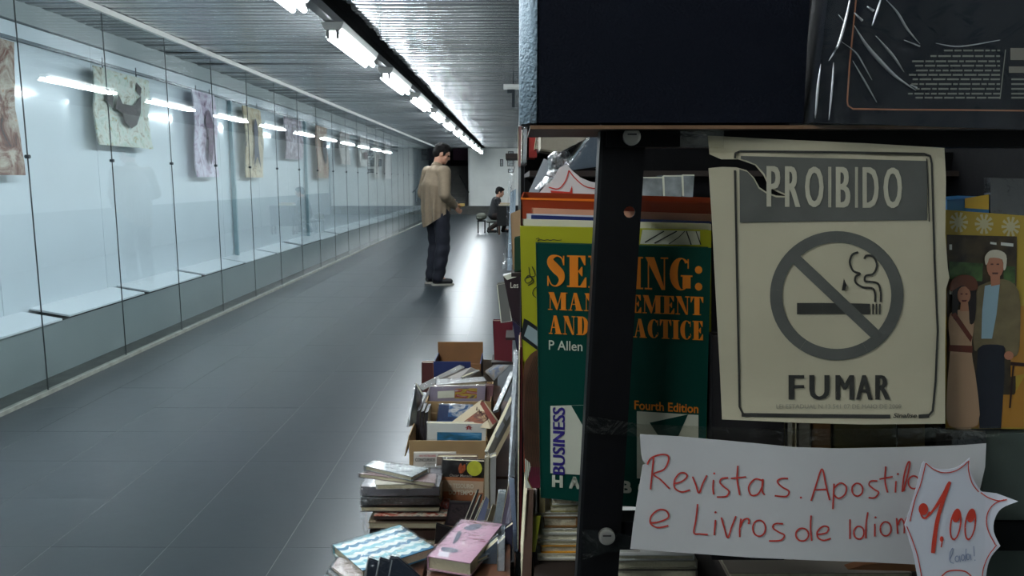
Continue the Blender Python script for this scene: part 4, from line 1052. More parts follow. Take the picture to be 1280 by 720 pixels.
# ---- stack of books seen below the green paperback
SK = 'paperbacks stacked on the lower rack shelf'
pgs = [s2l(170, 160, 135), s2l(200, 192, 165), s2l(160, 140, 100)]
def st(label, x0, x1, y0, y1, Y, col, depth=.12, page=None, skew=0):
    a = [PY(x0, y0, Y), PY(x1, y0 + skew, Y)]
    P4 = [a[0] + Vector((0, depth, 0)), a[1] + Vector((0, depth, 0)), a[1], a[0]]
    t = (PY(x0, y0, Y) - PY(x0, y1, Y)).z - .0006
    return book(label, P4, t, mat('stack_cover', s2l(*col), .5), SK, direction=(0, 0, -1), spine=1, pages=mat('stack_pages', page or pgs[1], .8, bump=.4, bscale=200), inset=.002)
rows = [(690, 722, 624, 632, (205, 205, 195), 'topmost of the stack under the green paperback, white'), (688, 724, 632, 641, (150, 142, 92), 'olive-cream paperback, second in the stack under the green one'),
        (667, 726, 641, 646, (190, 188, 178), 'thin wide white booklet in the stack under the green paperback'), (680, 722, 646, 660, (128, 92, 52), 'brown covered book in the stack under the green paperback'),
        (677, 724, 661, 668, (205, 205, 195), 'white paperback directly under the brown covered book'), (670, 727, 668, 677, (160, 158, 146), 'greyish paperback, third up from the orange spine'),
        (671, 728, 677, 682, (170, 160, 130), 'slim beige booklet resting on the orange and black one'), (676, 724, 682, 692, (206, 140, 30), 'orange and black spined book low in the stack under the green paperback'),
        (672, 729, 692, 699, (205, 202, 190), 'white paperback directly under the orange and black one'), (672, 729, 699, 710, (168, 160, 144), 'cream paperback next to the bottom of the visible stack'), (672, 731, 710, 738, (185, 176, 156), 'cream paperback at the very bottom of the picture, left of the post')]
for x0, x1, y0, y1, col, lab in rows: st(lab, x0, x1, y0, y1, .80, col, page=pgs[random.randrange(2)])
flo = bpy.data.objects
VS = 'books standing upright at the aisle side of the rack'
def up2(label, px, Y, t, col, **kw): return book(label, [PY(x, y, Y) for x, y in px], t, mat('upright_cover', s2l(*col), .5), VS, **kw)
up2('brown mottled book standing beside the stack, left of the green paperback foot', ((659, 612), (667, 612), (664, 730), (652, 730)), .785, .09, (92, 70, 58))
up2('pale pink edged book between the brown book and the cream one', ((667.5, 612), (671, 612), (671, 640), (667.5, 640)), .79, .08, (175, 160, 155))
up2('cream upright book above the yellow-green spine', ((672, 608), (681, 608), (681, 641), (672, 641)), .80, .08, (190, 170, 125))
up2('yellow-green spined book at the left of the stack', ((665.5, 646), (676, 645), (669, 690), (661, 690)), .79, .1, (140, 140, 34))
st('white paperback seen right of the post at the bottom edge, under the handwritten strip', 772, 868, 694, 701, .75, (205, 205, 200))
st('cream paperback under the white one at the bottom edge right of the post', 772, 872, 701, 712, .75, (160, 152, 134))
st('dark covered paperback at the bottom edge right of the post', 772, 872, 712, 724, .75, (80, 74, 66))
st('pale paperback beneath the price tag strip at the bottom edge', 912, 1140, 716, 726, .75, (150, 140, 128))
slabthing('wooden_strip', 'short orange-brown wooden strip showing under the lower right of the handwritten strip', 'strip', [(1080, 706), (1150, 700), (1150, 714), (1060, 712)], .745, .01, mat('orange_brown_wood', s2l(150, 96, 56), .5), group=None)
# ================================================================ THE DISPLAY BENCH ALONG THE SHELVES
wood = mat('brown_bench_wood', s2l(92, 58, 40), .5, noise=.25, nscale=6)
BZ = .20
for (x0, x1, y0, y1, lab) in ((-.36, .0, 1.63, 2.55, 'low brown bench carrying the near piles of secondhand books'), (-.36, .0, 2.57, 3.5, 'low brown bench carrying the far cardboard boxes of books')):
    r = thing('display_bench', lab, 'bench', ((x0 + x1) / 2, (y0 + y1) / 2, 0), 'low benches along the shelves')
    hx, hy = (x1 - x0) / 2, (y1 - y0) / 2
    link('bench_top', box_me(-hx, hx, -hy, hy, BZ - .02, BZ, .002), wood, r)
    for sx in (-1, 1):
        for sy in (-1, 1):
            link('leg', box_me(sx * (hx - .03) - .015, sx * (hx - .03) + .015, sy * (hy - .03) - .015, sy * (hy - .03) + .015, 0, BZ - .02), wood, r)
HZ = lambda z, px: [PZ(x, y, z) for x, y in px]
PIL = 'secondhand books heaped on the display bench'
BXB = 'books packed in the cardboard boxes'
LEAN = 'wrapped magazines leaning along the shelf side'
def flatb(label, px, z, t, m_, group=PIL, **kw): return book(label, HZ(z, px), t, m_, group, direction=(0, 0, -1), **kw)
def facing(label, px, Y, t, m_, group=PIL, **kw):
    Ys = [Y] * 4 if not isinstance(Y, (list, tuple)) else Y
    return book(label, [PY(x, y, yy) for (x, y), yy in zip(px, Ys)], t, m_, group, **kw)
def stackb(label, xl, yl, xr, yr, ybot, Y, depth, m_, group=PIL, dy=0.0, **kw):
    a, b = PY(xl, yl, Y), PY(xr, yr, Y + dy)
    z = (a.z + b.z) / 2; a.z = z; b.z = z
    d = Vector((-(b.y - a.y), b.x - a.x, 0)).normalized() * depth
    t = z - PY((xl + xr) / 2, ybot, Y).z - .0006
    return book(label, [a + d, b + d, b, a], t, m_, group, direction=(0, 0, -1), spine=kw.pop('spine', 0), **kw)
P = lambda *c: s2l(*c)
pm = lambda n, c, **k: mat(n, s2l(*c), k.get('rough', .4), coat=k.get('coat', .3), noise=k.get('noise', 0.0), nscale=k.get('ns', 25))

# crates under the near books
def crate(label, x0, x1, y0, y1, z0, z1, wood=wood):
    r = thing('wooden_crate', label, 'crate', ((x0 + x1) / 2, (y0 + y1) / 2, z0), 'wooden crates under the near books')
    hx, hy = (x1 - x0) / 2, (y1 - y0) / 2
    link('crate_top', box_me(-hx, hx, -hy, hy, z1 - z0 - .012, z1 - z0), wood, r)
    n_ = 3; hh = (z1 - z0 - .014) / n_
    for k in range(n_):
        link('slat', box_me(-hx, hx, -hy, -hy + .01, k * hh + .004, (k + 1) * hh - .004), wood, r)
        link('slat', box_me(-hx, -hx + .01, -hy + .01, hy, k * hh + .004, (k + 1) * hh - .004), wood, r)
        link('slat', box_me(-hx, hx, hy - .01, hy, k * hh + .004, (k + 1) * hh - .004), wood, r)
crate('brown wooden crate under the pink book', -.185, -.012, 1.47, 1.62, 0, .425)
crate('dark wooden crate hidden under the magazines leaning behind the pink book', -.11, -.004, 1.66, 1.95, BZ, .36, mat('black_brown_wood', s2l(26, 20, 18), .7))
crate('brown wooden crate under the blue wave patterned book', -.39, -.20, 1.38, 1.615, 0, .402)

# stack at the left
wrapm = pm('silver_grey_cover', (150, 156, 150), noise=.4, ns=60)
flatb('silvery plastic wrapped paperback on top of the left stack', [(467, 576), (536, 585), (515, 596), (456, 582)], .487, .012, pm('pale_blue_grey_cover', (148, 160, 160), noise=.3, ns=50), wrap=2)
flatb('pinkish paperback poking out left under the silvery wrapped one', [(470, 584), (545, 592), (544, 604), (449, 592)], .474, .010, pm('dusty_pink_cover', (140, 118, 116)), wrap=True)
flatb('white cream paperback with a printed spine in the left stack', [(468, 596), (541, 600), (540, 605), (470, 606)], .463, .012, pm('cream_white_cover', (205, 200, 186), noise=.1, ns=80), spine=2)
flatb('small white leaflet sticking out aslant of the left stack', [(480, 598), (530, 596), (534, 605), (507, 610)], .4385, .006, pm('white_leaflet', (205, 210, 212)))
S = stackb
S('thick grey hardback in the middle of the left stack', 451, 606, 549, 611, 620, 2.02, .14, pm('grey_mauve_cover', (118, 116, 120)), wrap=True, spine=2)
S('dark wrapped album with silvery glare in the left stack', 451, 621, 549, 624, 631, 2.02, .15, pm('dark_album_cover', (52, 50, 50), noise=.5, ns=30), wrap=2, spine=2)
S('thick cream edged volume under the dark wrapped album', 450, 632, 550, 635, 640, 2.02, .15, pm('black_brown_cover', (44, 36, 32)))
S('colourful magazine with small pictures under the cream edged volume', 467, 643, 558, 648, 650, 2.0, .14, art('picture_magazine', [(0, P(60, 45, 40)), (.5, P(90, 60, 50))], (0, 0, 1, 1, [P(30, 25, 25), P(150, 60, 40), P(190, 180, 160), P(60, 70, 80)], 9)), spine=2)
S('fat cream paged magazine low in the left stack', 460, 652, 556, 655, 661, 2.0, .15, pm('worn_tan_cover', (120, 105, 84)))
S('dark brown paperback near the foot of the left stack', 462, 662, 552, 664, 674, 2.0, .15, pm('dark_brown_cover', (50, 36, 28)), spine=2)
S('cream paperback nearly hidden behind the blue wave book', 460, 675, 550, 677, 690, 2.0, .15, pm('cream_cover3', (150, 138, 112)))
S('black paperback at the foot of the left stack', 462, 690, 550, 692, 712, 2.0, .15, pm('black_cover', (26, 26, 28)), spine=2)
o = thing('plastic_sheet', 'loose crumpled clear plastic hanging at the left of the book stack', 'plastic', PY(452, 670, 1.98))
bm_ = bmesh.new(); g = []
rr = random.Random(9)
for j in range(9):
    g.append([bm_.verts.new(PY(451 + i * 2.6 + rr.uniform(-1, 1) + (2 if j > 5 else 0), 610 + j * 7.6, 1.985 + rr.uniform(-.006, .006))) for i in range(4)])
for j in range(8):
    for i in range(3): bm_.faces.new((g[j][i], g[j + 1][i], g[j + 1][i + 1], g[j][i + 1]))
me = bpy.data.meshes.new('m'); bm_.to_mesh(me); bm_.free()
keep(link('film', me, WRAP2, smooth=False), o)

# blue wave book and pink book
wave = bpy.data.materials.new('wave_print'); wave.use_nodes = True
nt = wave.node_tree; b = nt.nodes['Principled BSDF']; b.inputs['Roughness'].default_value = .4; b.inputs['Coat Weight'].default_value = .3
uv = nt.nodes.new('ShaderNodeUVMap'); sp_ = nt.nodes.new('ShaderNodeSeparateXYZ'); nt.links.new(uv.outputs[0], sp_.inputs[0])
def MM(op, a, b2=None, c=None):
    q = nt.nodes.new('ShaderNodeMath'); q.operation = op
    for i, v in enumerate((a, b2, c)):
        if v is None: continue
        if isinstance(v, (int, float)): q.inputs[i].default_value = v
        else: nt.links.new(v, q.inputs[i])
    return q.outputs[0]
sc_ = MM('ABSOLUTE', MM('SINE', MM('MULTIPLY', sp_.outputs['X'], math.pi * 7)))
vv = MM('FRACT', MM('ADD', MM('MULTIPLY', sp_.outputs['Y'], 2.6), MM('MULTIPLY', sc_, .13)))
rmp = nt.nodes.new('ShaderNodeValToRGB'); cr = rmp.color_ramp; cr.interpolation = 'CONSTANT'
cr.elements[0].position = 0; cr.elements[0].color = P(22, 112, 148) + (1,)
cr.elements[1].position = .24; cr.elements[1].color = P(205, 222, 218) + (1,)
for p_, c_2 in ((.5, P(116, 182, 194)), (.76, P(205, 222, 218))):
    e = cr.elements.new(p_); e.color = c_2 + (1,)
nt.links.new(vv, rmp.inputs[0]); nt.links.new(rmp.outputs[0], b.inputs['Base Color'])
flatb('blue and white wave patterned book lying at the front left', [(416, 681), (500, 656), (543, 684), (453, 713)], .437, .022, wave, wrap=True, spine=0)
pink = pm('pink_cover', (196, 152, 172))
pb_ = flatb('pink covered book with grey bird-like print lying at the front right of the bench', [(577, 649), (628, 655), (588, 704), (534, 695)], .462, .03, pink, wrap=True, spine=3)
mpk = lambda x, y: PZ(x, y, .4628)
keep(link('grey_print', print_me([smooth2([(583, 658), (592, 655), (602, 656), (598, 661), (588, 663), (580, 661)], 3, True), smooth2([(573, 664), (577, 666), (572, 676), (566, 680), (569, 671)], 3, True), smooth2([(552, 684), (566, 685), (573, 688), (568, 691), (554, 689)], 3, True)], mpk), mat('grey_violet_print', s2l(104, 104, 122), .5)), pb_)
keep(link('dark_fine_print', print_me(ribbon2([(586, 668), (600, 670)], 1.2) + ribbon2([(584, 672), (606, 675)], 1.0) + ribbon2([(598, 676), (607, 677)], 1.6), mpk), mat('rose_print', s2l(150, 90, 110), .5)), pb_)
keep(link('white_sticker', print_me([[(550, 689), (563, 690), (560, 697), (546, 694)]], mpk), mat('white_sticker', s2l(215, 205, 215), .5)), pb_)
flatb('blue-grey wrapped booklet peeking out right of the pink book', [(612, 654), (637, 657), (616, 690), (596, 700)], .448, .008, pm('blue_grey_booklet', (120, 132, 142)), wrap=True)
# fan at the bottom left
FAN = 'plastic wrapped booklets fanned at the lower left'
for i, (dx, dy, c) in enumerate(((0, 0, (176, 160, 150)), (-4, 7, (120, 122, 120)), (-7, 13, (170, 170, 164)), (-10, 19, (98, 104, 104)))):
    flatb(('uppermost', 'second', 'third', 'lowest')[i] + ' of the wrapped booklets fanned below the blue wave book', [(424 + dx, 696 + dy), (452 + dx, 704 + dy), (456 + dx, 740 + dy), (414 + dx, 708 + dy)], .430 - i * .009, .005, pm('fan_cover', c), group=FAN, wrap=2)
# dark blue slim books standing at the bottom
for i, (x0, x1, lab) in enumerate(((451, 466, 'leftmost of the three slim dark blue books at the bottom edge'), (465, 484, 'middle one of the three slim dark blue books at the bottom edge'), (481, 528, 'rightmost slim dark blue book at the bottom edge, its cover turned to us'))):
    q = [(x0 + 9, 699 - i), (x1 + (6 if i < 2 else -28), 703), (x1 + (3 if i < 2 else 6), 790), (x0, 790)]
    if i == 2: q = [(487, 697), (497, 698), (532, 728), (481, 790)]
    bb_ = facing(lab, q, (1.43 - .0 * i), .008, pm('dark_slate_blue', (40, 48, 62)), group='slim dark blue books at the bottom edge', wrap=True, spine=3, spine_mat=pm('pale_spine', (150, 156, 160)))
    mq = lambda x, y: PY(x, y, 1.429)
    keep(link('pale_edge_line', print_me(ribbon2([(x0 + 9, 700), (x0 + 1, 740)], 1.6), mq), mat('pale_line', s2l(165, 172, 176), .4)), bb_)
bb_ = None

# treasure book and neighbours
tz = art('treasure_cover', [(0, P(150, 92, 60)), (.06, P(176, 112, 74)), (.25, P(206, 178, 150)), (.52, P(190, 120, 78)), (.60, P(28, 26, 26))])
tb_ = facing('paperback titled O TESOURO DO TEMPO with a black top and orange flame', [(553, 575), (606, 577), (603, 629), (550, 627)], 2.12, .018, tz, wrap=True)
mtz = lambda x, y: PY(x, y + (x - 553) * .03, 2.1185)
keep(link('title_lettering', print_me(text2('O TESOURO', 560, 592, 604, 609.5, .02) + text2('DO TEMPO', 561, 591, 612, 618, .02), mtz), mat('cream_title', s2l(228, 218, 196), .5)), tb_)
keep(link('flame', print_me([smooth2([(574, 590), (573, 584), (576, 578), (578, 582), (581, 579), (582, 585), (580, 589), (577, 591)], 3, True)], mtz), mat('flame_orange', s2l(170, 84, 48), .5, noise=.4, nscale=200)), tb_)
keep(link('author_lettering', print_me(text2('Oscar Manson', 562, 590, 592, 595.5, .01, .2), mtz), mat('pale_author', s2l(180, 170, 160), .5)), tb_)
stk = thing('round_sticker', 'yellow-green round sticker on the upper right of the black topped paperback', 'sticker', PY(594, 590, 2.115))
keep(link('disc', print_me([[PYp for PYp in ell2(593, 585.5, 9.5, 9.5, 24)]], lambda x, y: PY(x, y, 2.1165)), mat('acid_yellow_paper', s2l(188, 190, 60), .5, noise=.12, nscale=60)), stk)
facing('brown backed book standing behind the black topped paperback', [(546, 571), (597, 571), (597, 620), (546, 620)], 2.17, .02, pm('brown_back', (116, 98, 84)))
cb = facing('white booklet with small red and black lettering in front of the nearest carton', [(517, 566), (570, 566), (570, 592), (516, 592)], 2.2, .01, pm('white_booklet', (205, 198, 188)))
mcb = lambda x, y: PY(x, y, 2.1985)
keep(link('red_line', print_me(text2('NOS VESTIBULARES', 524, 545, 568.5, 571), mcb), redp), cb)
keep(link('black_line', print_me(text2('CONCURSOS', 519, 544, 572.5, 577, .02), mcb), ink), cb)
keep(link('grey_line', print_me(text2('PUBLICOS', 532, 544, 578, 580), mcb), ink), cb)
facing('pale grey wrapped booklet behind the top of the left stack', [(530, 584), (552, 582), (552, 606), (528, 604)], 2.16, .012, pm('pale_grey_booklet', (160, 158, 156)), wrap=2)
facing('dark magazine with a red and grey picture, between the stack and the pink book', [(549, 628), (563, 629), (560, 654), (549, 652)], 2.05, .006, art('red_grey_mag', [(0, P(50, 48, 50))], (0, 0, 1, 1, [P(40, 40, 42), P(150, 60, 45), P(140, 145, 150)], 5)))
facing('charcoal magazine standing below the black topped paperback', [(562, 627), (589, 628), (582, 660), (556, 656)], 1.98, .008, art('charcoal_mag', [(0, P(42, 38, 42))], (.1, .1, .9, .9, [P(36, 34, 36), P(70, 58, 60), P(40, 40, 40)], 5)))
facing('black sleeve lying in shadow left of the pink book', [(545, 655), (567, 662), (546, 712), (541, 712)], 1.9, .01, pm('black_sleeve', (30, 30, 32)))
for i, (x, lab) in enumerate(((583, 'first white edged slim magazine leaning behind the pink book'), (589, 'second white edged slim magazine leaning behind the pink book'), (595, 'third white edged slim magazine leaning behind the pink book'))):
    facing(lab, [(x + 13 - i * 2, 613 + i * 6), (x + 16 - i * 2, 612 + i * 6), (x - 10, 692), (x - 18, 690)], 1.86 - i * .02, .004, pm('charcoal_slim', (56, 52, 54)), group=LEAN)
    o = flo[[c_2.name for c_2 in bpy.context.scene.collection.objects][-1]]
    keep(link('white_edge', print_me(ribbon2([(x + 13 - i * 2, 613 + i * 6), (x - 2, 650)], 1.1), (lambda Yq: (lambda xx, yy: PY(xx, yy, Yq)))(1.858 - i * .02)), white_p), o.parent)
facing('periwinkle blue booklet leaning behind the pink book', [(607, 622), (611, 626), (596, 690), (580, 688)], 1.80, .008, pm('periwinkle', (112, 120, 150)), group=LEAN)
facing('olive brown slim book right of the periwinkle booklet', [(616, 631), (620, 634), (606, 690), (596, 690)], 1.78, .008, pm('olive_brown', (92, 84, 66)), group=LEAN)
facing('light blue-grey wrapped magazines pressed together right of the olive book', [(623, 616), (632, 617), (622, 692), (611, 690)], 1.78, .014, pm('light_blue_grey', (160, 172, 178), noise=.2, ns=60), group=LEAN, wrap=2)
facing('dull lilac magazine with a white jagged shape, against the shelf side', [(637, 600), (644, 612), (636, 690), (620, 690)], 1.76, .01, art('lilac_mag', [(0, P(112, 100, 118))], (.3, .4, .8, .9, [P(112, 100, 118), P(190, 190, 205)], 4)), group=LEAN)
facing('silvery blue wrapped corner sticking up by the shelf side', [(636, 597), (643, 600), (647, 690), (642, 690)], 1.72, .006, pm('silver_blue', (150, 165, 190)), group=LEAN, wrap=2)
facing('cream upright board edge right of the black topped paperback', [(606, 572), (611, 570), (611, 640), (606, 640)], 2.1, .02, pm('cream_board', (168, 160, 142)))
facing('white grey upright booklet edge beside the cream board', [(613, 572), (620, 570), (619, 640), (612, 640)], 2.06, .03, pm('white_grey_edge', (164, 162, 156)))
facing('white wrapped book spine standing under the right side of the pink book', [(622, 680), (631, 672), (630, 760), (621, 760)], 1.5, .02, pm('white_spine', (185, 190, 192)), group=LEAN, wrap=2)
facing('slate blue book standing between the pink book and the shelf side', [(606, 690), (622, 676), (620, 760), (592, 760)], 1.53, .03, pm('slate_blue', (70, 82, 94)), group=LEAN, wrap=True)
facing('dark indigo book low against the shelf side', [(631, 662), (641, 655), (640, 700), (630, 712)], 1.62, .02, pm('indigo_cover', (62, 62, 82)), group=LEAN)

# cardboard boxes (open) with books
card = mat('brown_cardboard', s2l(150, 122, 84), .8, noise=.08, nscale=12)
card_in = mat('cardboard_inside', s2l(120, 94, 62), .85)
def openbox(label, xl, xr, yt, Y, depth, zb, m_=card, rot=0.0, outer=None, h=None):
    a, b = PY(xl, yt, Y), PY(xr, yt, Y)
    W_ = b.x - a.x; hgt = a.z - zb
    r = thing('cardboard_box', label, 'box', ((a.x + b.x) / 2, Y + depth / 2, zb), 'open cardboard boxes of books', rot)
    hx, hy = W_ / 2, depth / 2; t = .004
    link('front_wall', box_me(-hx, hx, -hy, -hy + t, 0, hgt), m_, r)
    link('rear_wall', box_me(-hx, hx, hy - t, hy, 0, hgt + (h or 0)), m_, r)
    link('left_wall', box_me(-hx, -hx + t, -hy + t, hy - t, 0, hgt), outer or m_, r)
    link('right_wall', box_me(hx - t, hx, -hy + t, hy - t, 0, hgt), outer or m_, r)
    link('bottom', box_me(-hx + t, hx - t, -hy + t, hy - t, 0, t), card_in, r)
    return r
bx = openbox('nearest tan cardboard box, holding the white and blue book with a red leaf', 511, 608, 551, 2.36, .30, BZ)
for s in (-1, 1):
    link('flap', prism_me([(-.11 * 0 + s * .123, -.14, .222), (s * .123, .12, .222), (s * .139, .12, .15), (s * .139, -.14, .15)], (s * .003, 0, 0)), card, bx)
bx2 = openbox('second cardboard box, purple picture book standing in it', 532, 614, 502, 2.72, .28, BZ)
bx3 = openbox('dark blue and brown open carton farthest along the bench', 541, 601, 455, 3.18, .22, BZ + .1, m_=mat('brown_inner_card', s2l(128, 88, 52), .8, noise=.15, nscale=10), outer=mat('dark_blue_print_card', s2l(30, 44, 92), .5), h=.05)
link('blue_front', box_me(-.10, .06, -.1125, -.1105, .0, .17), mat('dark_blue_print_card', s2l(30, 44, 92), .5), bx3)
crate_far = thing('book_pile_base', 'dark wooden block under the far blue carton', 'block', (-.2, 3.29, BZ))
link('block', box_me(-.13, .13, -.12, .12, 0, .099), wood, crate_far)
facing('grey board standing behind the far carton', [(602, 450), (622, 450), (622, 500), (602, 500)], 3.45, .01, mat('grey_board_cover', s2l(150, 148, 140), .7), name='cardboard_sheet', cat='board')
facing('maroon-brown book standing left of the far blue carton', [(527, 453), (544, 453), (544, 492), (527, 490)], 3.22, .03, pm('maroon_brown', (80, 38, 36)))
lf = facing('white and blue book with a red maple leaf, in the nearest box', [(533, 529), (608, 530), (607, 556), (533, 555)], 2.40, .02, art('leaf_cover', [(0, P(205, 205, 198))], (.18, .0, .93, .58, [P(40, 70, 60), P(40, 110, 150), P(120, 170, 200)], 3)), group=BXB)
leafp = []
for k in range(7):
    a = math.radians(-90 + (k - 3) * 42); leafp.append([(586 + 1.3 * math.cos(a - 1), 535 + 1.3 * math.sin(a - 1)), (586 + 5 * math.cos(a), 535 + 4.6 * math.sin(a)), (586 + 1.3 * math.cos(a + 1), 535 + 1.3 * math.sin(a + 1))])
keep(link('maple_leaf', print_me(leafp, lambda x, y: PY(x, y, 2.3985)), mat('leaf_red', s2l(150, 26, 34), .5)), lf)
facing('navy magazine with white swirls behind the leaf book', [(549, 506), (591, 507), (588, 532), (545, 530)], 2.52, .012, art('navy_swirl', [(0, P(58, 74, 112))], (.3, .4, 1, 1, [P(58, 74, 112), P(80, 120, 170), P(225, 225, 225), P(58, 74, 112)], 3)), group=BXB, wrap=True)
am = facing('cream and rust book titled AMOR tilted in the nearest box', [(601, 500), (621, 527), (613, 536), (561, 530)], [2.44, 2.40, 2.38, 2.46], .02, art('amor_cover', [(0, P(196, 180, 150))], (.25, .15, .7, .6, [P(150, 80, 40), P(90, 50, 40), P(205, 170, 120)], 4)), group=BXB)
mam = lambda x, y: PY(x, y, 2.37)
rot_am = lambda x, y: (597 + (x - 597) * .72 - (y - 516) * -.1 + 0, 514 + (x - 597) * .68 + (y - 516) * .9)
keep(link('title_lettering', print_me(rot_poly(text2('AMOR', 594, 617, 510, 517, .01), rot_am), mam), mat('dark_rust_print', s2l(70, 40, 34), .5)), am)
keep(link('rust_band', print_me([[(602, 501), (605, 503), (621, 527), (616, 531), (600, 505)]], lambda x, y: PY(x, y, 2.372)), mat('rust_red_band', s2l(158, 86, 76), .5)), am)
for i, x in enumerate((519, 524, 529)):
    facing(('leftmost', 'middle', 'right hand')[i] + ' black media case standing in the left end of the nearest box', [(x + 2, 514 + i), (x + 6, 513 + i), (x + 5, 553), (x, 553)], 2.50 - i * .005, .10, pm('black_case', (48, 44, 48), noise=.5, ns=60), group='media cases in the nearest box', spine=0)
pv = facing('purple book with a yellow and red picture in the second box', [(538, 483), (607, 482), (606, 503), (536, 503)], 2.78, .015, art('purple_book', [(0, P(150, 140, 156))], (.45, .25, .85, .85, [P(60, 40, 80), P(190, 170, 60), P(150, 50, 50), P(205, 200, 210)], 4)), group=BXB, wrap=True)
keep(link('white_panel', print_me([[(547, 489), (568, 488), (568, 497), (547, 498)]], lambda x, y: PY(x, y, 2.778)), white_p), pv)
facing('dusky rose book at the right end of the second box', [(607, 481), (617, 482), (615, 503), (607, 503)], 2.79, .02, pm('dusky_rose', (120, 84, 88)), group=BXB)
facing('slim white magazines at the left end of the second box', [(536, 486), (540, 484), (533, 504), (528, 504)], 2.8, .02, pm('white_slim', (170, 170, 172)), group=BXB, wrap=2)
flatb('white covered book lying flat across the second box, in front of the carton', [(546, 474), (604, 471), (608, 476), (545, 481)], .468, .014, pm('white_grey_cover', (185, 185, 184)), group=BXB, wrap=2)
flatb('cream paged book under the white one across the second box', [(548, 480), (606, 477), (608, 483), (550, 487)], .452, .012, pm('taupe_cover', (132, 118, 108)), group=BXB)
for i, (q, c) in enumerate(((((575, 456), (581, 459), (530, 487), (523, 482)), (196, 196, 194)), (((583, 460), (589, 462), (551, 479), (548, 474)), (150, 146, 142)), (((589, 459), (598, 463), (572, 475), (560, 472)), (178, 172, 166)), (((600, 463), (604, 472), (580, 476), (578, 472)), (160, 158, 152)))):
    facing(('long white', 'grey-brown', 'light beige', 'pale grey')[i] + ' slim book fanned in front of the far carton', q, [3.02 - i * .01, 3.02, 2.9, 2.9], .01, pm('fanned_cover', c), group='slim books fanned before the far carton', wrap=2 if i == 0 else False)
facing('dark grey plastic wrapped book leaning on the left of the boxes', [(520, 480), (529, 494), (521, 530), (511, 533)], [2.62, 2.7, 2.5, 2.45], .006, pm('dark_grey_wrapped', (88, 96, 98)), group=LEAN, wrap=2)
keep(link('white_edge', print_me(ribbon2([(520, 479), (529, 494)], 1.8), lambda x, y: PY(x, y, 2.44)), white_p), flo[[c_2.name for c_2 in SC.collection.objects if 'label' in c_2][-1]])
facing('pale card with an orange and blue picture, tilted beyond the second box', [(635, 447), (637, 456), (617, 476), (606, 464)], [2.9, 2.9, 2.95, 2.95], .008, art('orange_blue_card', [(0, P(180, 178, 172))], (.1, .1, .9, .9, [P(90, 120, 180), P(205, 205, 200), P(200, 150, 110)], 2.5)), group=LEAN, wrap=True)
facing('long white wrapped magazine slanting down to the second box', [(637, 466), (644, 463), (622, 512), (616, 514)], [2.75, 2.75, 2.55, 2.55], .008, pm('white_long', (185, 188, 190)), group=LEAN, wrap=2)
lm = facing('beige edged magazine with grey picture panels, slanting in front of the shelf', [(642, 496), (646, 512), (614, 574), (610, 564)], [2.35, 2.35, 2.2, 2.2], .014, pm('grey_white_mag', (176, 172, 160)), group=LEAN)
keep(link('grey_panels', print_me([[(640, 504), (642, 512), (633, 527), (630, 522)], [(628, 526), (631, 531), (622, 548), (618, 544)]], lambda x, y: PY(x, y, 2.17)), mat('grey_panel', s2l(120, 122, 124), .5)), lm)
keep(link('beige_page_edge', print_me([[(646, 512), (647, 520), (618, 577), (614, 573)]], lambda x, y: PY(x, y, 2.175)), mat('beige_pages', s2l(178, 160, 128), .8)), lm)
facing('shiny long plastic sleeve running down the shelf edge', [(642, 438), (648, 436), (643, 600), (633, 655)], [2.3, 2.3, 2.0, 1.9], .006, pm('silver_sleeve', (150, 156, 160), noise=.3, ns=40), group=LEAN, wrap=2)
AI = 'books and packets on the aisle face of the shelves'
facing('maroon book standing below the white framed one on the aisle face', [(616, 401), (641, 401), (640, 452), (618, 450)], 2.6, .03, pm('maroon', (92, 24, 34)), group=AI)
wf = facing('grey backed book with a white frame line, on the aisle face of the shelf', [(621, 355), (634, 353), (640, 402), (626, 404)], 2.5, .03, pm('grey_taupe', (104, 104, 98)), group=AI)
keep(link('white_frame', print_me(ribbon2([(621.5, 356), (633.5, 354), (639.5, 401), (626.5, 403)], 1.3, True), lambda x, y: PY(x, y, 2.498)), white_p), wf)
le = facing('black-brown book with white lettering Les on the aisle face', [(629, 345), (652, 340), (652, 420), (640, 400)], 2.2, .05, pm('black_brown', (38, 24, 28)), group=AI, spine=0, spine_mat=pm('white_pages_top', (200, 200, 196)))
keep(link('white_lettering', print_me(text2('Les', 638, 648, 353, 360, .01), lambda x, y: PY(x, y, 2.198)), white_p), le)
keep(link('white_corner', print_me([[(629, 345), (652, 337), (652, 344), (634, 350)]], lambda x, y: PY(x, y, 2.196)), white_p), le)
facing('shadowy indigo book with a red dot beneath the black-brown one', [(640, 400), (654, 412), (654, 440), (646, 438)], 2.15, .03, pm('indigo_dark', (40, 34, 60)), group=AI)
facing('tan cardboard folder leaning out of the shelf above the green book', [(638, 268), (652, 262), (652, 338), (641, 338)], 2.0, .05, mat('tan_card', s2l(164, 132, 96), .7), group=AI)
facing('dark green book at the aisle edge below the tan folder', [(643, 298), (652, 296), (652, 338), (643, 340)], 1.95, .05, pm('dark_green_small', (20, 62, 40)), group=AI)
pk = thing('plastic_packet', 'long shiny clear packet with pale blue sheets hanging on the aisle face', 'packet', PY(640, 335, 2.3), AI)
bm_ = bmesh.new(); g = []
rr = random.Random(2)
for j in range(15):
    g.append([bm_.verts.new(PY(641 - j * .5 + (i - 1.5) * (2.2 + j * .12) + rr.uniform(-.6, .6), 196 + j * 10, 2.3 + rr.uniform(-.012, .012))) for i in range(4)])
for j in range(14):
    for i in range(3): bm_.faces.new((g[j][i], g[j + 1][i], g[j + 1][i + 1], g[j][i + 1]))
me = bpy.data.meshes.new('m'); bm_.to_mesh(me); bm_.free()
keep(link('film', me, WRAP2), pk)
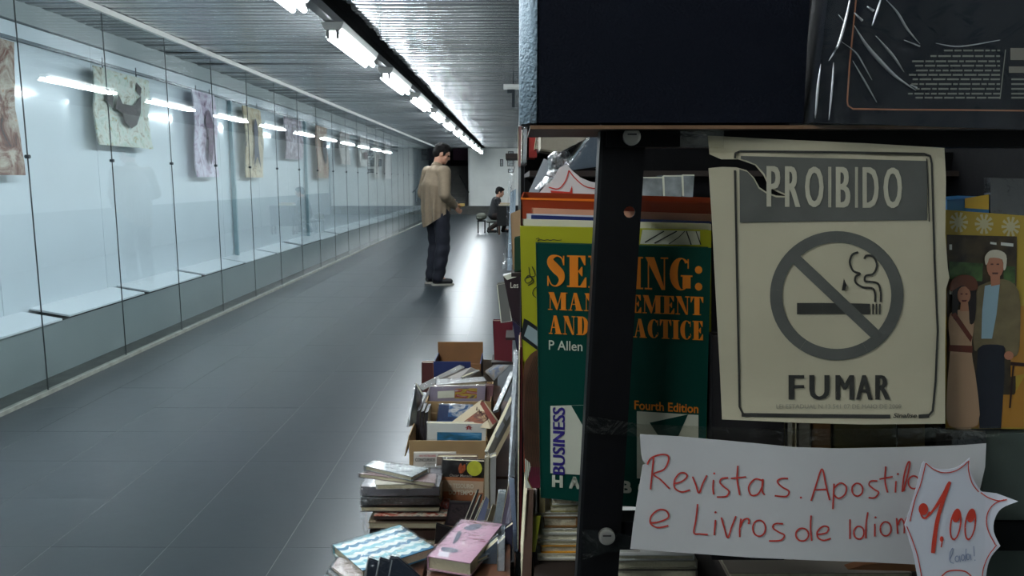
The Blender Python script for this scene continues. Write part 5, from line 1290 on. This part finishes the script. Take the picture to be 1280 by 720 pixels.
keep(link('pale_sheet', prism_me([PY(x, y, 2.33) for x, y in ((638, 240), (645, 236), (642, 338), (634, 338))], (0, .003, 0)), pm('pale_blue_sheet', (158, 176, 190))), pk)
keep(link('hook', tube_me([PY(634, 310, 2.29), PY(634, 322, 2.29), PY(639, 322, 2.29), PY(639, 312, 2.29)], .0016, 6), pm('dark_hook', (60, 62, 64))), pk)
facing('thin red backed book edge between the plastic sleeve and the rack', [(650, 434), (652.5, 434), (652, 690), (648, 690)], 1.2, .12, pm('deep_red', (92, 22, 26)), group=AI)
facing('pinkish edged folder high on the aisle face beside the wrapped books', [(648, 158), (652, 158), (651, 208), (648, 208)], 1.7, .15, pm('rosy_edge', (150, 110, 104)), group=AI)
r = thing('bookshelf', 'dark long bookshelf carcass running down the passage beyond the end rack', 'shelf', (.3, 3, 0))
keep(link('side_panel', box_me(.012, .03, 1.92, 4.2, 0, 1.5), black_m), r)
keep(link('top_panel', box_me(.012, .6, 1.92, 4.2, 1.5, 1.52), black_m), r)
keep(link('end_panel', box_me(.03, .6, 4.18, 4.2, 0, 1.5), black_m), r)
zq = PY(645, 340, 1.95).z
keep(link('shelf_board', box_me(-.012, .012, 1.93, 2.12, zq - .01, zq), board_m), r)
zq = PY(625, 453, 2.6).z
keep(link('shelf_board', box_me(-.085, .012, 2.6, 2.72, zq - .008, zq), board_m), r)
zq = PY(640, 421, 2.2).z
keep(link('shelf_board', box_me(-.03, .012, 2.19, 2.3, zq - .008, zq), board_m), r)
keep(link('top_rail', box_me(-.03, .012, 2.2, 2.4, 1.30, 1.315), board_m), r)
# ================================================================ PEOPLE
def ellipsoid(bm, c, rad, M=None, seg=14):
    T = Matrix.Translation(Vector(c)) @ (M.to_4x4() if M else Matrix.Identity(4)) @ Matrix.Diagonal((*rad, 1))
    bmesh.ops.create_uvsphere(bm, u_segments=seg, v_segments=max(8, seg // 2 + 2), radius=1, matrix=T)
def capsule(bm, a, b, ra, rb, flat=None, seg=14):
    """tapered limb; flat=(axis, factor) squashes the section along a direction"""
    a, b = Vector(a), Vector(b); d = (b - a); L = d.length; d.normalize()
    ax = Vector(flat[0]).normalized() if flat else (Vector((1, 0, 0)) if abs(d.x) < .9 else Vector((0, 1, 0)))
    ax = (ax - d * ax.dot(d)).normalized(); ay = d.cross(ax)
    k = flat[1] if flat else 1.0
    R = Matrix((ax, ay, d)).transposed()
    n = 7; rings = []
    for i in range(-n, n + 1):
        if i < 0: t = math.sin(math.pi / 2 * i / n); z = t * ra; s = ra * math.cos(math.pi / 2 * i / n)
        elif i == 0: z = 0; s = ra
        else: z = None
        if i <= 0: rings.append((z, max(s, 1e-4)))
    for i in range(0, n + 1):
        t = math.pi / 2 * i / n; rings.append((L + rb * math.sin(t), max(rb * math.cos(t), 1e-4)))
    vs = []
    for z, s in rings:
        vs.append([bm.verts.new(a + R @ Vector((s * k * math.cos(2 * math.pi * q / seg), s * math.sin(2 * math.pi * q / seg), z))) for q in range(seg)])
    for i in range(len(vs) - 1):
        for q in range(seg): bm.faces.new((vs[i][q], vs[i][(q + 1) % seg], vs[i + 1][(q + 1) % seg], vs[i + 1][q]))
    bm.faces.new(list(reversed(vs[0]))); bm.faces.new(vs[-1])
def blob(name, bm, m_, parent, vox=.008, smooth=4, warp=None):
    me = bpy.data.meshes.new('m'); bm.to_mesh(me); bm.free()
    ob = bpy.data.objects.new('t', me); COL.objects.link(ob)
    r = ob.modifiers.new('r', 'REMESH'); r.mode = 'VOXEL'; r.voxel_size = vox
    s = ob.modifiers.new('s', 'SMOOTH'); s.iterations = smooth; s.factor = .5
    dg = bpy.context.evaluated_depsgraph_get(); dg.update()
    out = bpy.data.meshes.new_from_object(ob.evaluated_get(dg))
    bpy.data.objects.remove(ob)
    if warp:
        for v in out.vertices: v.co = warp(v.co.copy())
    return link(name, out, m_, parent, True)
skin = mat('skin', s2l(176, 128, 104), .5)
hairm = mat('short_black_hair', (0.006, 0.005, 0.005), .85, bump=.6, bscale=160, spec=.15)

def person(root, J, face, skin_m, hair_m, fingers=True):
    """J: joints in root space (dict of Vectors). One continuous body mesh; hair is a child"""
    bm = bmesh.new()
    H = J['head']; f = Vector(face).normalized(); up = Vector((0, 0, 1)); up = (up - f * up.dot(f)).normalized(); s = f.cross(up)
    M = Matrix((s, f, up)).transposed()
    hp = lambda a, b, c: H + s * a + f * b + up * c       # side, forward, up
    ellipsoid(bm, hp(0, -.012, .02), (.073, .094, .088), M, 20)      # skull
    ellipsoid(bm, hp(0, .018, -.045), (.058, .068, .068), M, 18)     # jaw
    ellipsoid(bm, hp(0, .060, -.088), (.022, .022, .018), M)         # chin
    ellipsoid(bm, hp(0, .088, -.022), (.012, .018, .022), M)         # nose
    ellipsoid(bm, hp(0, .094, -.032), (.014, .012, .010), M)
    ellipsoid(bm, hp(0, .078, .016), (.045, .014, .010), M)          # brow
    ellipsoid(bm, hp(0, .078, -.056), (.024, .012, .008), M)         # lips
    ellipsoid(bm, hp(0, .077, -.066), (.020, .012, .007), M)
    for q in (-1, 1):
        ellipsoid(bm, hp(q * .074, -.008, -.012), (.009, .018, .030), M)   # ears
        ellipsoid(bm, hp(q * .040, .052, -.025), (.022, .022, .022), M)    # cheeks
    capsule(bm, J['neck'], hp(0, -.02, -.05), .056, .052)
    capsule(bm, J['chest'], J['neck'], .10, .055)
    capsule(bm, J['pelvis'], J['chest'], .12, .12)
    for q in 'lr':
        capsule(bm, J['sh_' + q], J['el_' + q], .048, .038); capsule(bm, J['el_' + q], J['wr_' + q], .038, .026)
        capsule(bm, J['chest'] + Vector((0, 0, .12)), J['sh_' + q], .07, .05)
        capsule(bm, J['hip_' + q], J['kn_' + q], .078, .052); capsule(bm, J['kn_' + q], J['an_' + q], .052, .034)
        capsule(bm, J['pelvis'], J['hip_' + q], .10, .08)
        # hand: palm, four curled fingers, thumb
        w_, e_ = J['wr_' + q], J['el_' + q]
        d = (w_ - e_).normalized(); side = J.get('palm_' + q, Vector((0, 0, 1))); side = (side - d * side.dot(d)).normalized(); nrm = d.cross(side)
        if q == 'l': nrm = -nrm
        capsule(bm, w_ + d * .02, w_ + d * .078, .026, .034, (nrm, .5))
        for i in range(4):
            o_ = side * (.026 - .0175 * i); ln = (.034, .040, .037, .028)[i]
            p0 = w_ + d * .085 + o_; p1 = p0 + d * ln * .9 + nrm * .010; p2 = p1 + d * ln * .4 + nrm * ln * .6; 
            capsule(bm, p0 - d * .02, p1, .0092, .0085, seg=8); capsule(bm, p1, p2, .0085, .0072, seg=8)
        t0 = w_ + d * .035 + side * .026; t1 = t0 + side * .028 + d * .03 + nrm * .012
        capsule(bm, t0, t1, .013, .010, seg=8); capsule(bm, t1, t1 + d * .026 + nrm * .012, .010, .008, seg=8)
        foot = J['foot_' + q]
        capsule(bm, J['an_' + q], J['an_' + q] + foot * .12 + Vector((0, 0, -.045)), .032, .026)
    blob('body', bm, skin_m, root, .0065, 2)
    bm = bmesh.new()
    ellipsoid(bm, hp(0, -.022, .038), (.080, .096, .082), M, 24)
    ellipsoid(bm, hp(0, -.055, .000), (.072, .062, .075), M, 20)
    ellipsoid(bm, hp(0, .045, .085), (.055, .045, .026), M, 16)
    ellipsoid(bm, hp(0, -.01, .098), (.058, .07, .03), M, 16)
    for q in (-1, 1): ellipsoid(bm, hp(q * .070, .018, .012), (.010, .018, .034), M)
    rr = random.Random(4)
    for k in range(70):
        a, b = rr.uniform(0, 2 * math.pi), rr.uniform(.2, 1.4)
        ellipsoid(bm, hp(.074 * math.cos(a) * math.sin(b), -.02 + .09 * math.sin(a) * math.sin(b), .04 + .082 * math.cos(b)), (.014, .014, .010), M, 8)
    blob('hair', bm, hair_m, root, .006, 2)
    bm = bmesh.new()
    for q in (-1, 1): ellipsoid(bm, hp(q * .030, .0745, .0), (.012, .010, .009), M, 12)
    me = bpy.data.meshes.new('m'); bm.to_mesh(me); bm.free()
    link('eye', me, mat('dark_eye', s2l(40, 30, 26), .2), root, True)
    return hp, s, f, up

# --- the standing man
base = PZ(548, 355, 0)
man = thing('person', 'standing man seen from behind, in a loose beige shirt, navy trousers and black shoes', 'person', (base.x, base.y, 0))
ang = math.radians(38)
fw = Vector((math.cos(ang), math.sin(ang), 0)); rt = Vector((math.sin(ang), -math.cos(ang), 0))
p_ = lambda r_, f_, z: rt * r_ + fw * f_ + Vector((0, 0, z))
J = dict(pelvis=p_(0, 0, .88), chest=p_(0, -.02, 1.18), neck=p_(0, .005, 1.40), head=p_(.01, .075, 1.545),
         sh_r=p_(.18, -.01, 1.33), el_r=p_(.245, -.05, 1.07), wr_r=p_(.13, .16, .93), sh_l=p_(-.18, -.01, 1.33), el_l=p_(-.245, -.05, 1.08), wr_l=p_(-.10, .20, .98),
         hip_r=p_(.085, 0, .84), kn_r=p_(.10, .01, .46), an_r=p_(.09, -.06, .09), hip_l=p_(-.085, 0, .84), kn_l=p_(-.10, .03, .46), an_l=p_(-.10, -.04, .09),
         foot_r=Vector((1, .1, 0)), foot_l=Vector((.9, .4, 0)), palm_r=Vector((0, 0, 1)), palm_l=Vector((0, 0, 1)))
person(man, J, (1, .12, -.42), skin, hairm)
# shirt
bm = bmesh.new()
capsule(bm, p_(0, -.03, 1.16), p_(0, -.005, 1.31), .150, .115, (rt, 1.35))
capsule(bm, p_(0, -.02, .90), p_(0, -.03, 1.16), .150, .150, (rt, 1.28))
capsule(bm, p_(-.0, -.01, .68), p_(0, -.02, .92), .145, .15, (rt, 1.22))
capsule(bm, p_(-.15, -.01, 1.325), p_(.15, -.01, 1.325), .075, .075)
capsule(bm, p_(0, 0, 1.33), p_(0, .0, 1.395), .10, .068)
for q, sgn in (('r', 1), ('l', -1)):
    capsule(bm, J['sh_' + q] + Vector((0, 0, 0)), J['el_' + q], .078, .068); capsule(bm, J['el_' + q], J['el_' + q].lerp(J['wr_' + q], .86), .066, .048)
def shirt_warp(v):
    # vertical folds, and a curved hem: pull everything below the hem line up to it
    r_, f_ = v.dot(rt), v.dot(fw)
    th = math.atan2(f_, r_)
    if v.z < 1.3 and abs(r_) < .26:
        k = (1.3 - v.z) * .028
        w_ = k * (math.sin(th * 9 + v.z * 3) + .6 * math.sin(th * 17 - v.z * 6 + 1))
        n_ = Vector((v.x, v.y, 0)).normalized(); v += n_ * w_
    hem = .775 + max(-.095, min(.10, .62 * v.x))
    if v.z < hem:
        c = hem - v.z; v.z = hem + .0 * c; 
        n_ = Vector((v.x, v.y, 0)); v.x -= 0; 
    return v
shm = mat('beige_linen_shirt', s2l(116, 101, 82), .8, noise=.08, nscale=25, bump=.35, bscale=30)
sh = blob('shirt', bm, shm, man, .009, 3, shirt_warp)
bm = bmesh.new()
for k in range(16):
    a = 2 * math.pi * k / 16; b = 2 * math.pi * (k + 1) / 16
    capsule(bm, p_(.067 * math.cos(a), .012 + .062 * math.sin(a), 1.408 - .012 * math.sin(a)), p_(.067 * math.cos(b), .012 + .062 * math.sin(b), 1.408 - .012 * math.sin(b)), .013, .013, seg=8)
blob('collar', bm, shm, man, .005, 2)
for q in 'rl':
    bm = bmesh.new(); a = J['el_' + q].lerp(J['wr_' + q], .80); b = J['el_' + q].lerp(J['wr_' + q], .95)
    capsule(bm, a, b, .046, .040, seg=12); blob('cuff', bm, shm, man, .006, 1)
# trousers
bm = bmesh.new()
tro = mat('dark_navy_trousers', s2l(12, 15, 30), .8, noise=.15, nscale=14, bump=.35, bscale=22)
capsule(bm, p_(0, 0, .84), p_(0, 0, .95), .135, .13, (rt, 1.25))
for q in 'rl':
    capsule(bm, J['hip_' + q], J['kn_' + q], .104, .082); capsule(bm, J['kn_' + q], J['an_' + q] + Vector((0, 0, -.01)), .086, .070)
def tr_warp(v):
    v = v + Vector((math.sin(v.z * 46 + v.x * 9), math.cos(v.z * 38), 0)) * (.006 if v.z < .22 else .0035)
    if v.z < .045: v.z = .045
    return v
blob('trousers', bm, tro, man, .009, 3, tr_warp)
shoe_m = mat('black_canvas_shoe', s2l(24, 24, 27), .6); sole_m = mat('off_white_sole', s2l(150, 145, 135), .6)
for q in 'rl':
    f_ = J['foot_' + q].normalized(); a = J['an_' + q].copy(); a.z = 0
    sd = f_.cross(Vector((0, 0, 1)))
    bm = bmesh.new()
    capsule(bm, a - f_ * .03 + Vector((0, 0, .055)), a + f_ * .14 + Vector((0, 0, .045)), .042, .036, (sd, 1.05))
    capsule(bm, a + Vector((0, 0, .06)), a + Vector((0, 0, .10)), .045, .042)
    blob('shoe', bm, shoe_m, man, .006, 2, lambda v: Vector((v.x, v.y, max(v.z, .018))))
    pts = []
    for k in range(24):
        t = 2 * math.pi * k / 24; c = math.cos(t); wv = .046 - .006 * c
        pts.append(a + f_ * (.055 + .135 * c) + sd * wv * math.sin(t) * (1 if abs(c) < .95 else .9))
    n_ = 24
    link('sole', me_from([(p.x, p.y, 0.0) for p in pts] + [(p.x, p.y, .022) for p in pts], [tuple(range(n_ - 1, -1, -1)), tuple(range(n_, 2 * n_))] + [(i, (i + 1) % n_, n_ + (i + 1) % n_, n_ + i) for i in range(n_)]), sole_m, man)
hb = thing('book', 'small open booklet held in the standing man\'s hands', 'book', base + Vector((.20, .13, .93)))
for s_ in (-1, 1):
    link('page_half', prism_me([(0, 0, .01), (.0 + .055, .05 * s_, .03), (.055 - .10 * 0, .05 * s_ , .0), (.0, 0, -.02)], (.06, 0, .0)), mat('yellowish_pages', s2l(190, 160, 90), .7), hb)

# --- the seated man at the far end
sb = PZ(621, 291, 0)
sit = thing('person', 'seated man in dark clothes far down the passage, facing right toward a small table', 'person', (sb.x, sb.y, 0))
fw = Vector((1, .05, 0)).normalized(); rt = Vector((.05, -1, 0)).normalized()
J2 = dict(pelvis=p_(0, -.06, .42), chest=p_(0, -.02, .66), neck=p_(0, .03, .84), head=p_(0, .08, .955),
          sh_r=p_(.17, .01, .77), el_r=p_(.21, .08, .56), wr_r=p_(.12, .27, .60), sh_l=p_(-.17, .01, .77), el_l=p_(-.21, .10, .56), wr_l=p_(-.1, .28, .60),
          hip_r=p_(.09, -.05, .42), kn_r=p_(.13, .28, .40), an_r=p_(.12, -.18, .10), hip_l=p_(-.09, -.05, .42), kn_l=p_(-.13, .28, .40), an_l=p_(-.12, .16, .09),
          foot_r=fw, foot_l=fw)
person(sit, J2, (1, 0, -.25), skin, hairm)
drk = mat('near_black_clothes', s2l(24, 25, 28), .85)
bm = bmesh.new()
capsule(bm, p_(0, -.06, .44), p_(0, -.01, .74), .15, .12, (rt, 1.2)); capsule(bm, p_(-.14, .01, .765), p_(.14, .01, .765), .07, .07)
for q in 'rl': capsule(bm, J2['sh_' + q], J2['el_' + q], .068, .056); capsule(bm, J2['el_' + q], J2['el_' + q].lerp(J2['wr_' + q], .7), .054, .044)
blob('jacket', bm, drk, sit, .01, 3)
bm = bmesh.new()
for q in 'rl': capsule(bm, J2['hip_' + q], J2['kn_' + q], .10, .07); capsule(bm, J2['kn_' + q], J2['an_' + q], .07, .05)
blob('trousers', bm, mat('dark_brown_trousers', s2l(44, 34, 30), .85), sit, .01, 2)
for q in 'rl':
    a = J2['an_' + q].copy(); bm = bmesh.new(); capsule(bm, a + Vector((0, 0, -.045)) - fw * .02, a + fw * .15 + Vector((0, 0, -.055)), .042, .036)
    blob('shoe', bm, shoe_m, sit, .008, 1, lambda v: Vector((v.x, v.y, max(v.z, .002))))
stool = thing('stool', 'low stool with grey cushion under the seated man', 'stool', (sb.x - .08, sb.y, 0))
cu = box_me(-.17, .15, -.16, .16, .24, .31, .03); link('cushion', cu, mat('grey_cushion', s2l(88, 90, 86), .8), stool)
for sx in (-.11, .10):
    for sy in (-.11, .11): link('leg', tube_me([(sx, sy, 0), (sx * .85, sy * .85, .25)], .013, 8), mat('stool_leg', s2l(40, 40, 40), .5), stool)
bg = thing('bag', 'olive-grey bag behind the back of the seated man', 'bag', (sb.x - .36, sb.y - .02, .30))
bm = bmesh.new(); ellipsoid(bm, (0, 0, .09), (.13, .10, .085)); ellipsoid(bm, (-.03, 0, .05), (.10, .11, .06))
blob('bag_body', bm, mat('olive_grey_cloth', s2l(86, 88, 78), .85), bg, .008, 2)
bst = thing('stool', 'small dark stand carrying the olive-grey bag behind the seated man', 'stand', (sb.x - .36, sb.y - .02, 0))
link('top', box_me(-.1, .1, -.1, .1, .27, .295), drk, bst)
for sx in (-.08, .08):
    for sy in (-.08, .08): link('leg', box_me(sx - .012, sx + .012, sy - .012, sy + .012, 0, .27), drk, bst)
tb = thing('table', 'dark cloth covered table in front of the seated man', 'table', (sb.x + .20, sb.y - .52, 0))
link('table_cover', box_me(-.18, .40, -.15, .15, .2, .66, .01), mat('black_cloth', s2l(20, 20, 22), .9), tb)
for sx in (-.13, .36):
    for sy in (-.12, .12): link('leg', box_me(sx - .02, sx + .02, sy - .02, sy + .02, 0, .2), mat('brown_leg', s2l(80, 56, 42), .6), tb)
for i, (dz, c, lab) in enumerate(((0, (200, 195, 185), 'lower pale book on the table of the seated man'), (.032, (190, 150, 130), 'upper pinkish book on the table of the seated man'))):
    q = [Vector((sb.x + .06 + i * .03, sb.y - .40, .691 + dz)), Vector((sb.x + .40, sb.y - .39, .691 + dz)), Vector((sb.x + .40, sb.y - .64, .691 + dz)), Vector((sb.x + .06 + i * .03, sb.y - .62, .691 + dz))]
    book(lab, q, .03, mat('table_book', s2l(*c), .6), 'books on the far table', direction=(0, 0, -1))
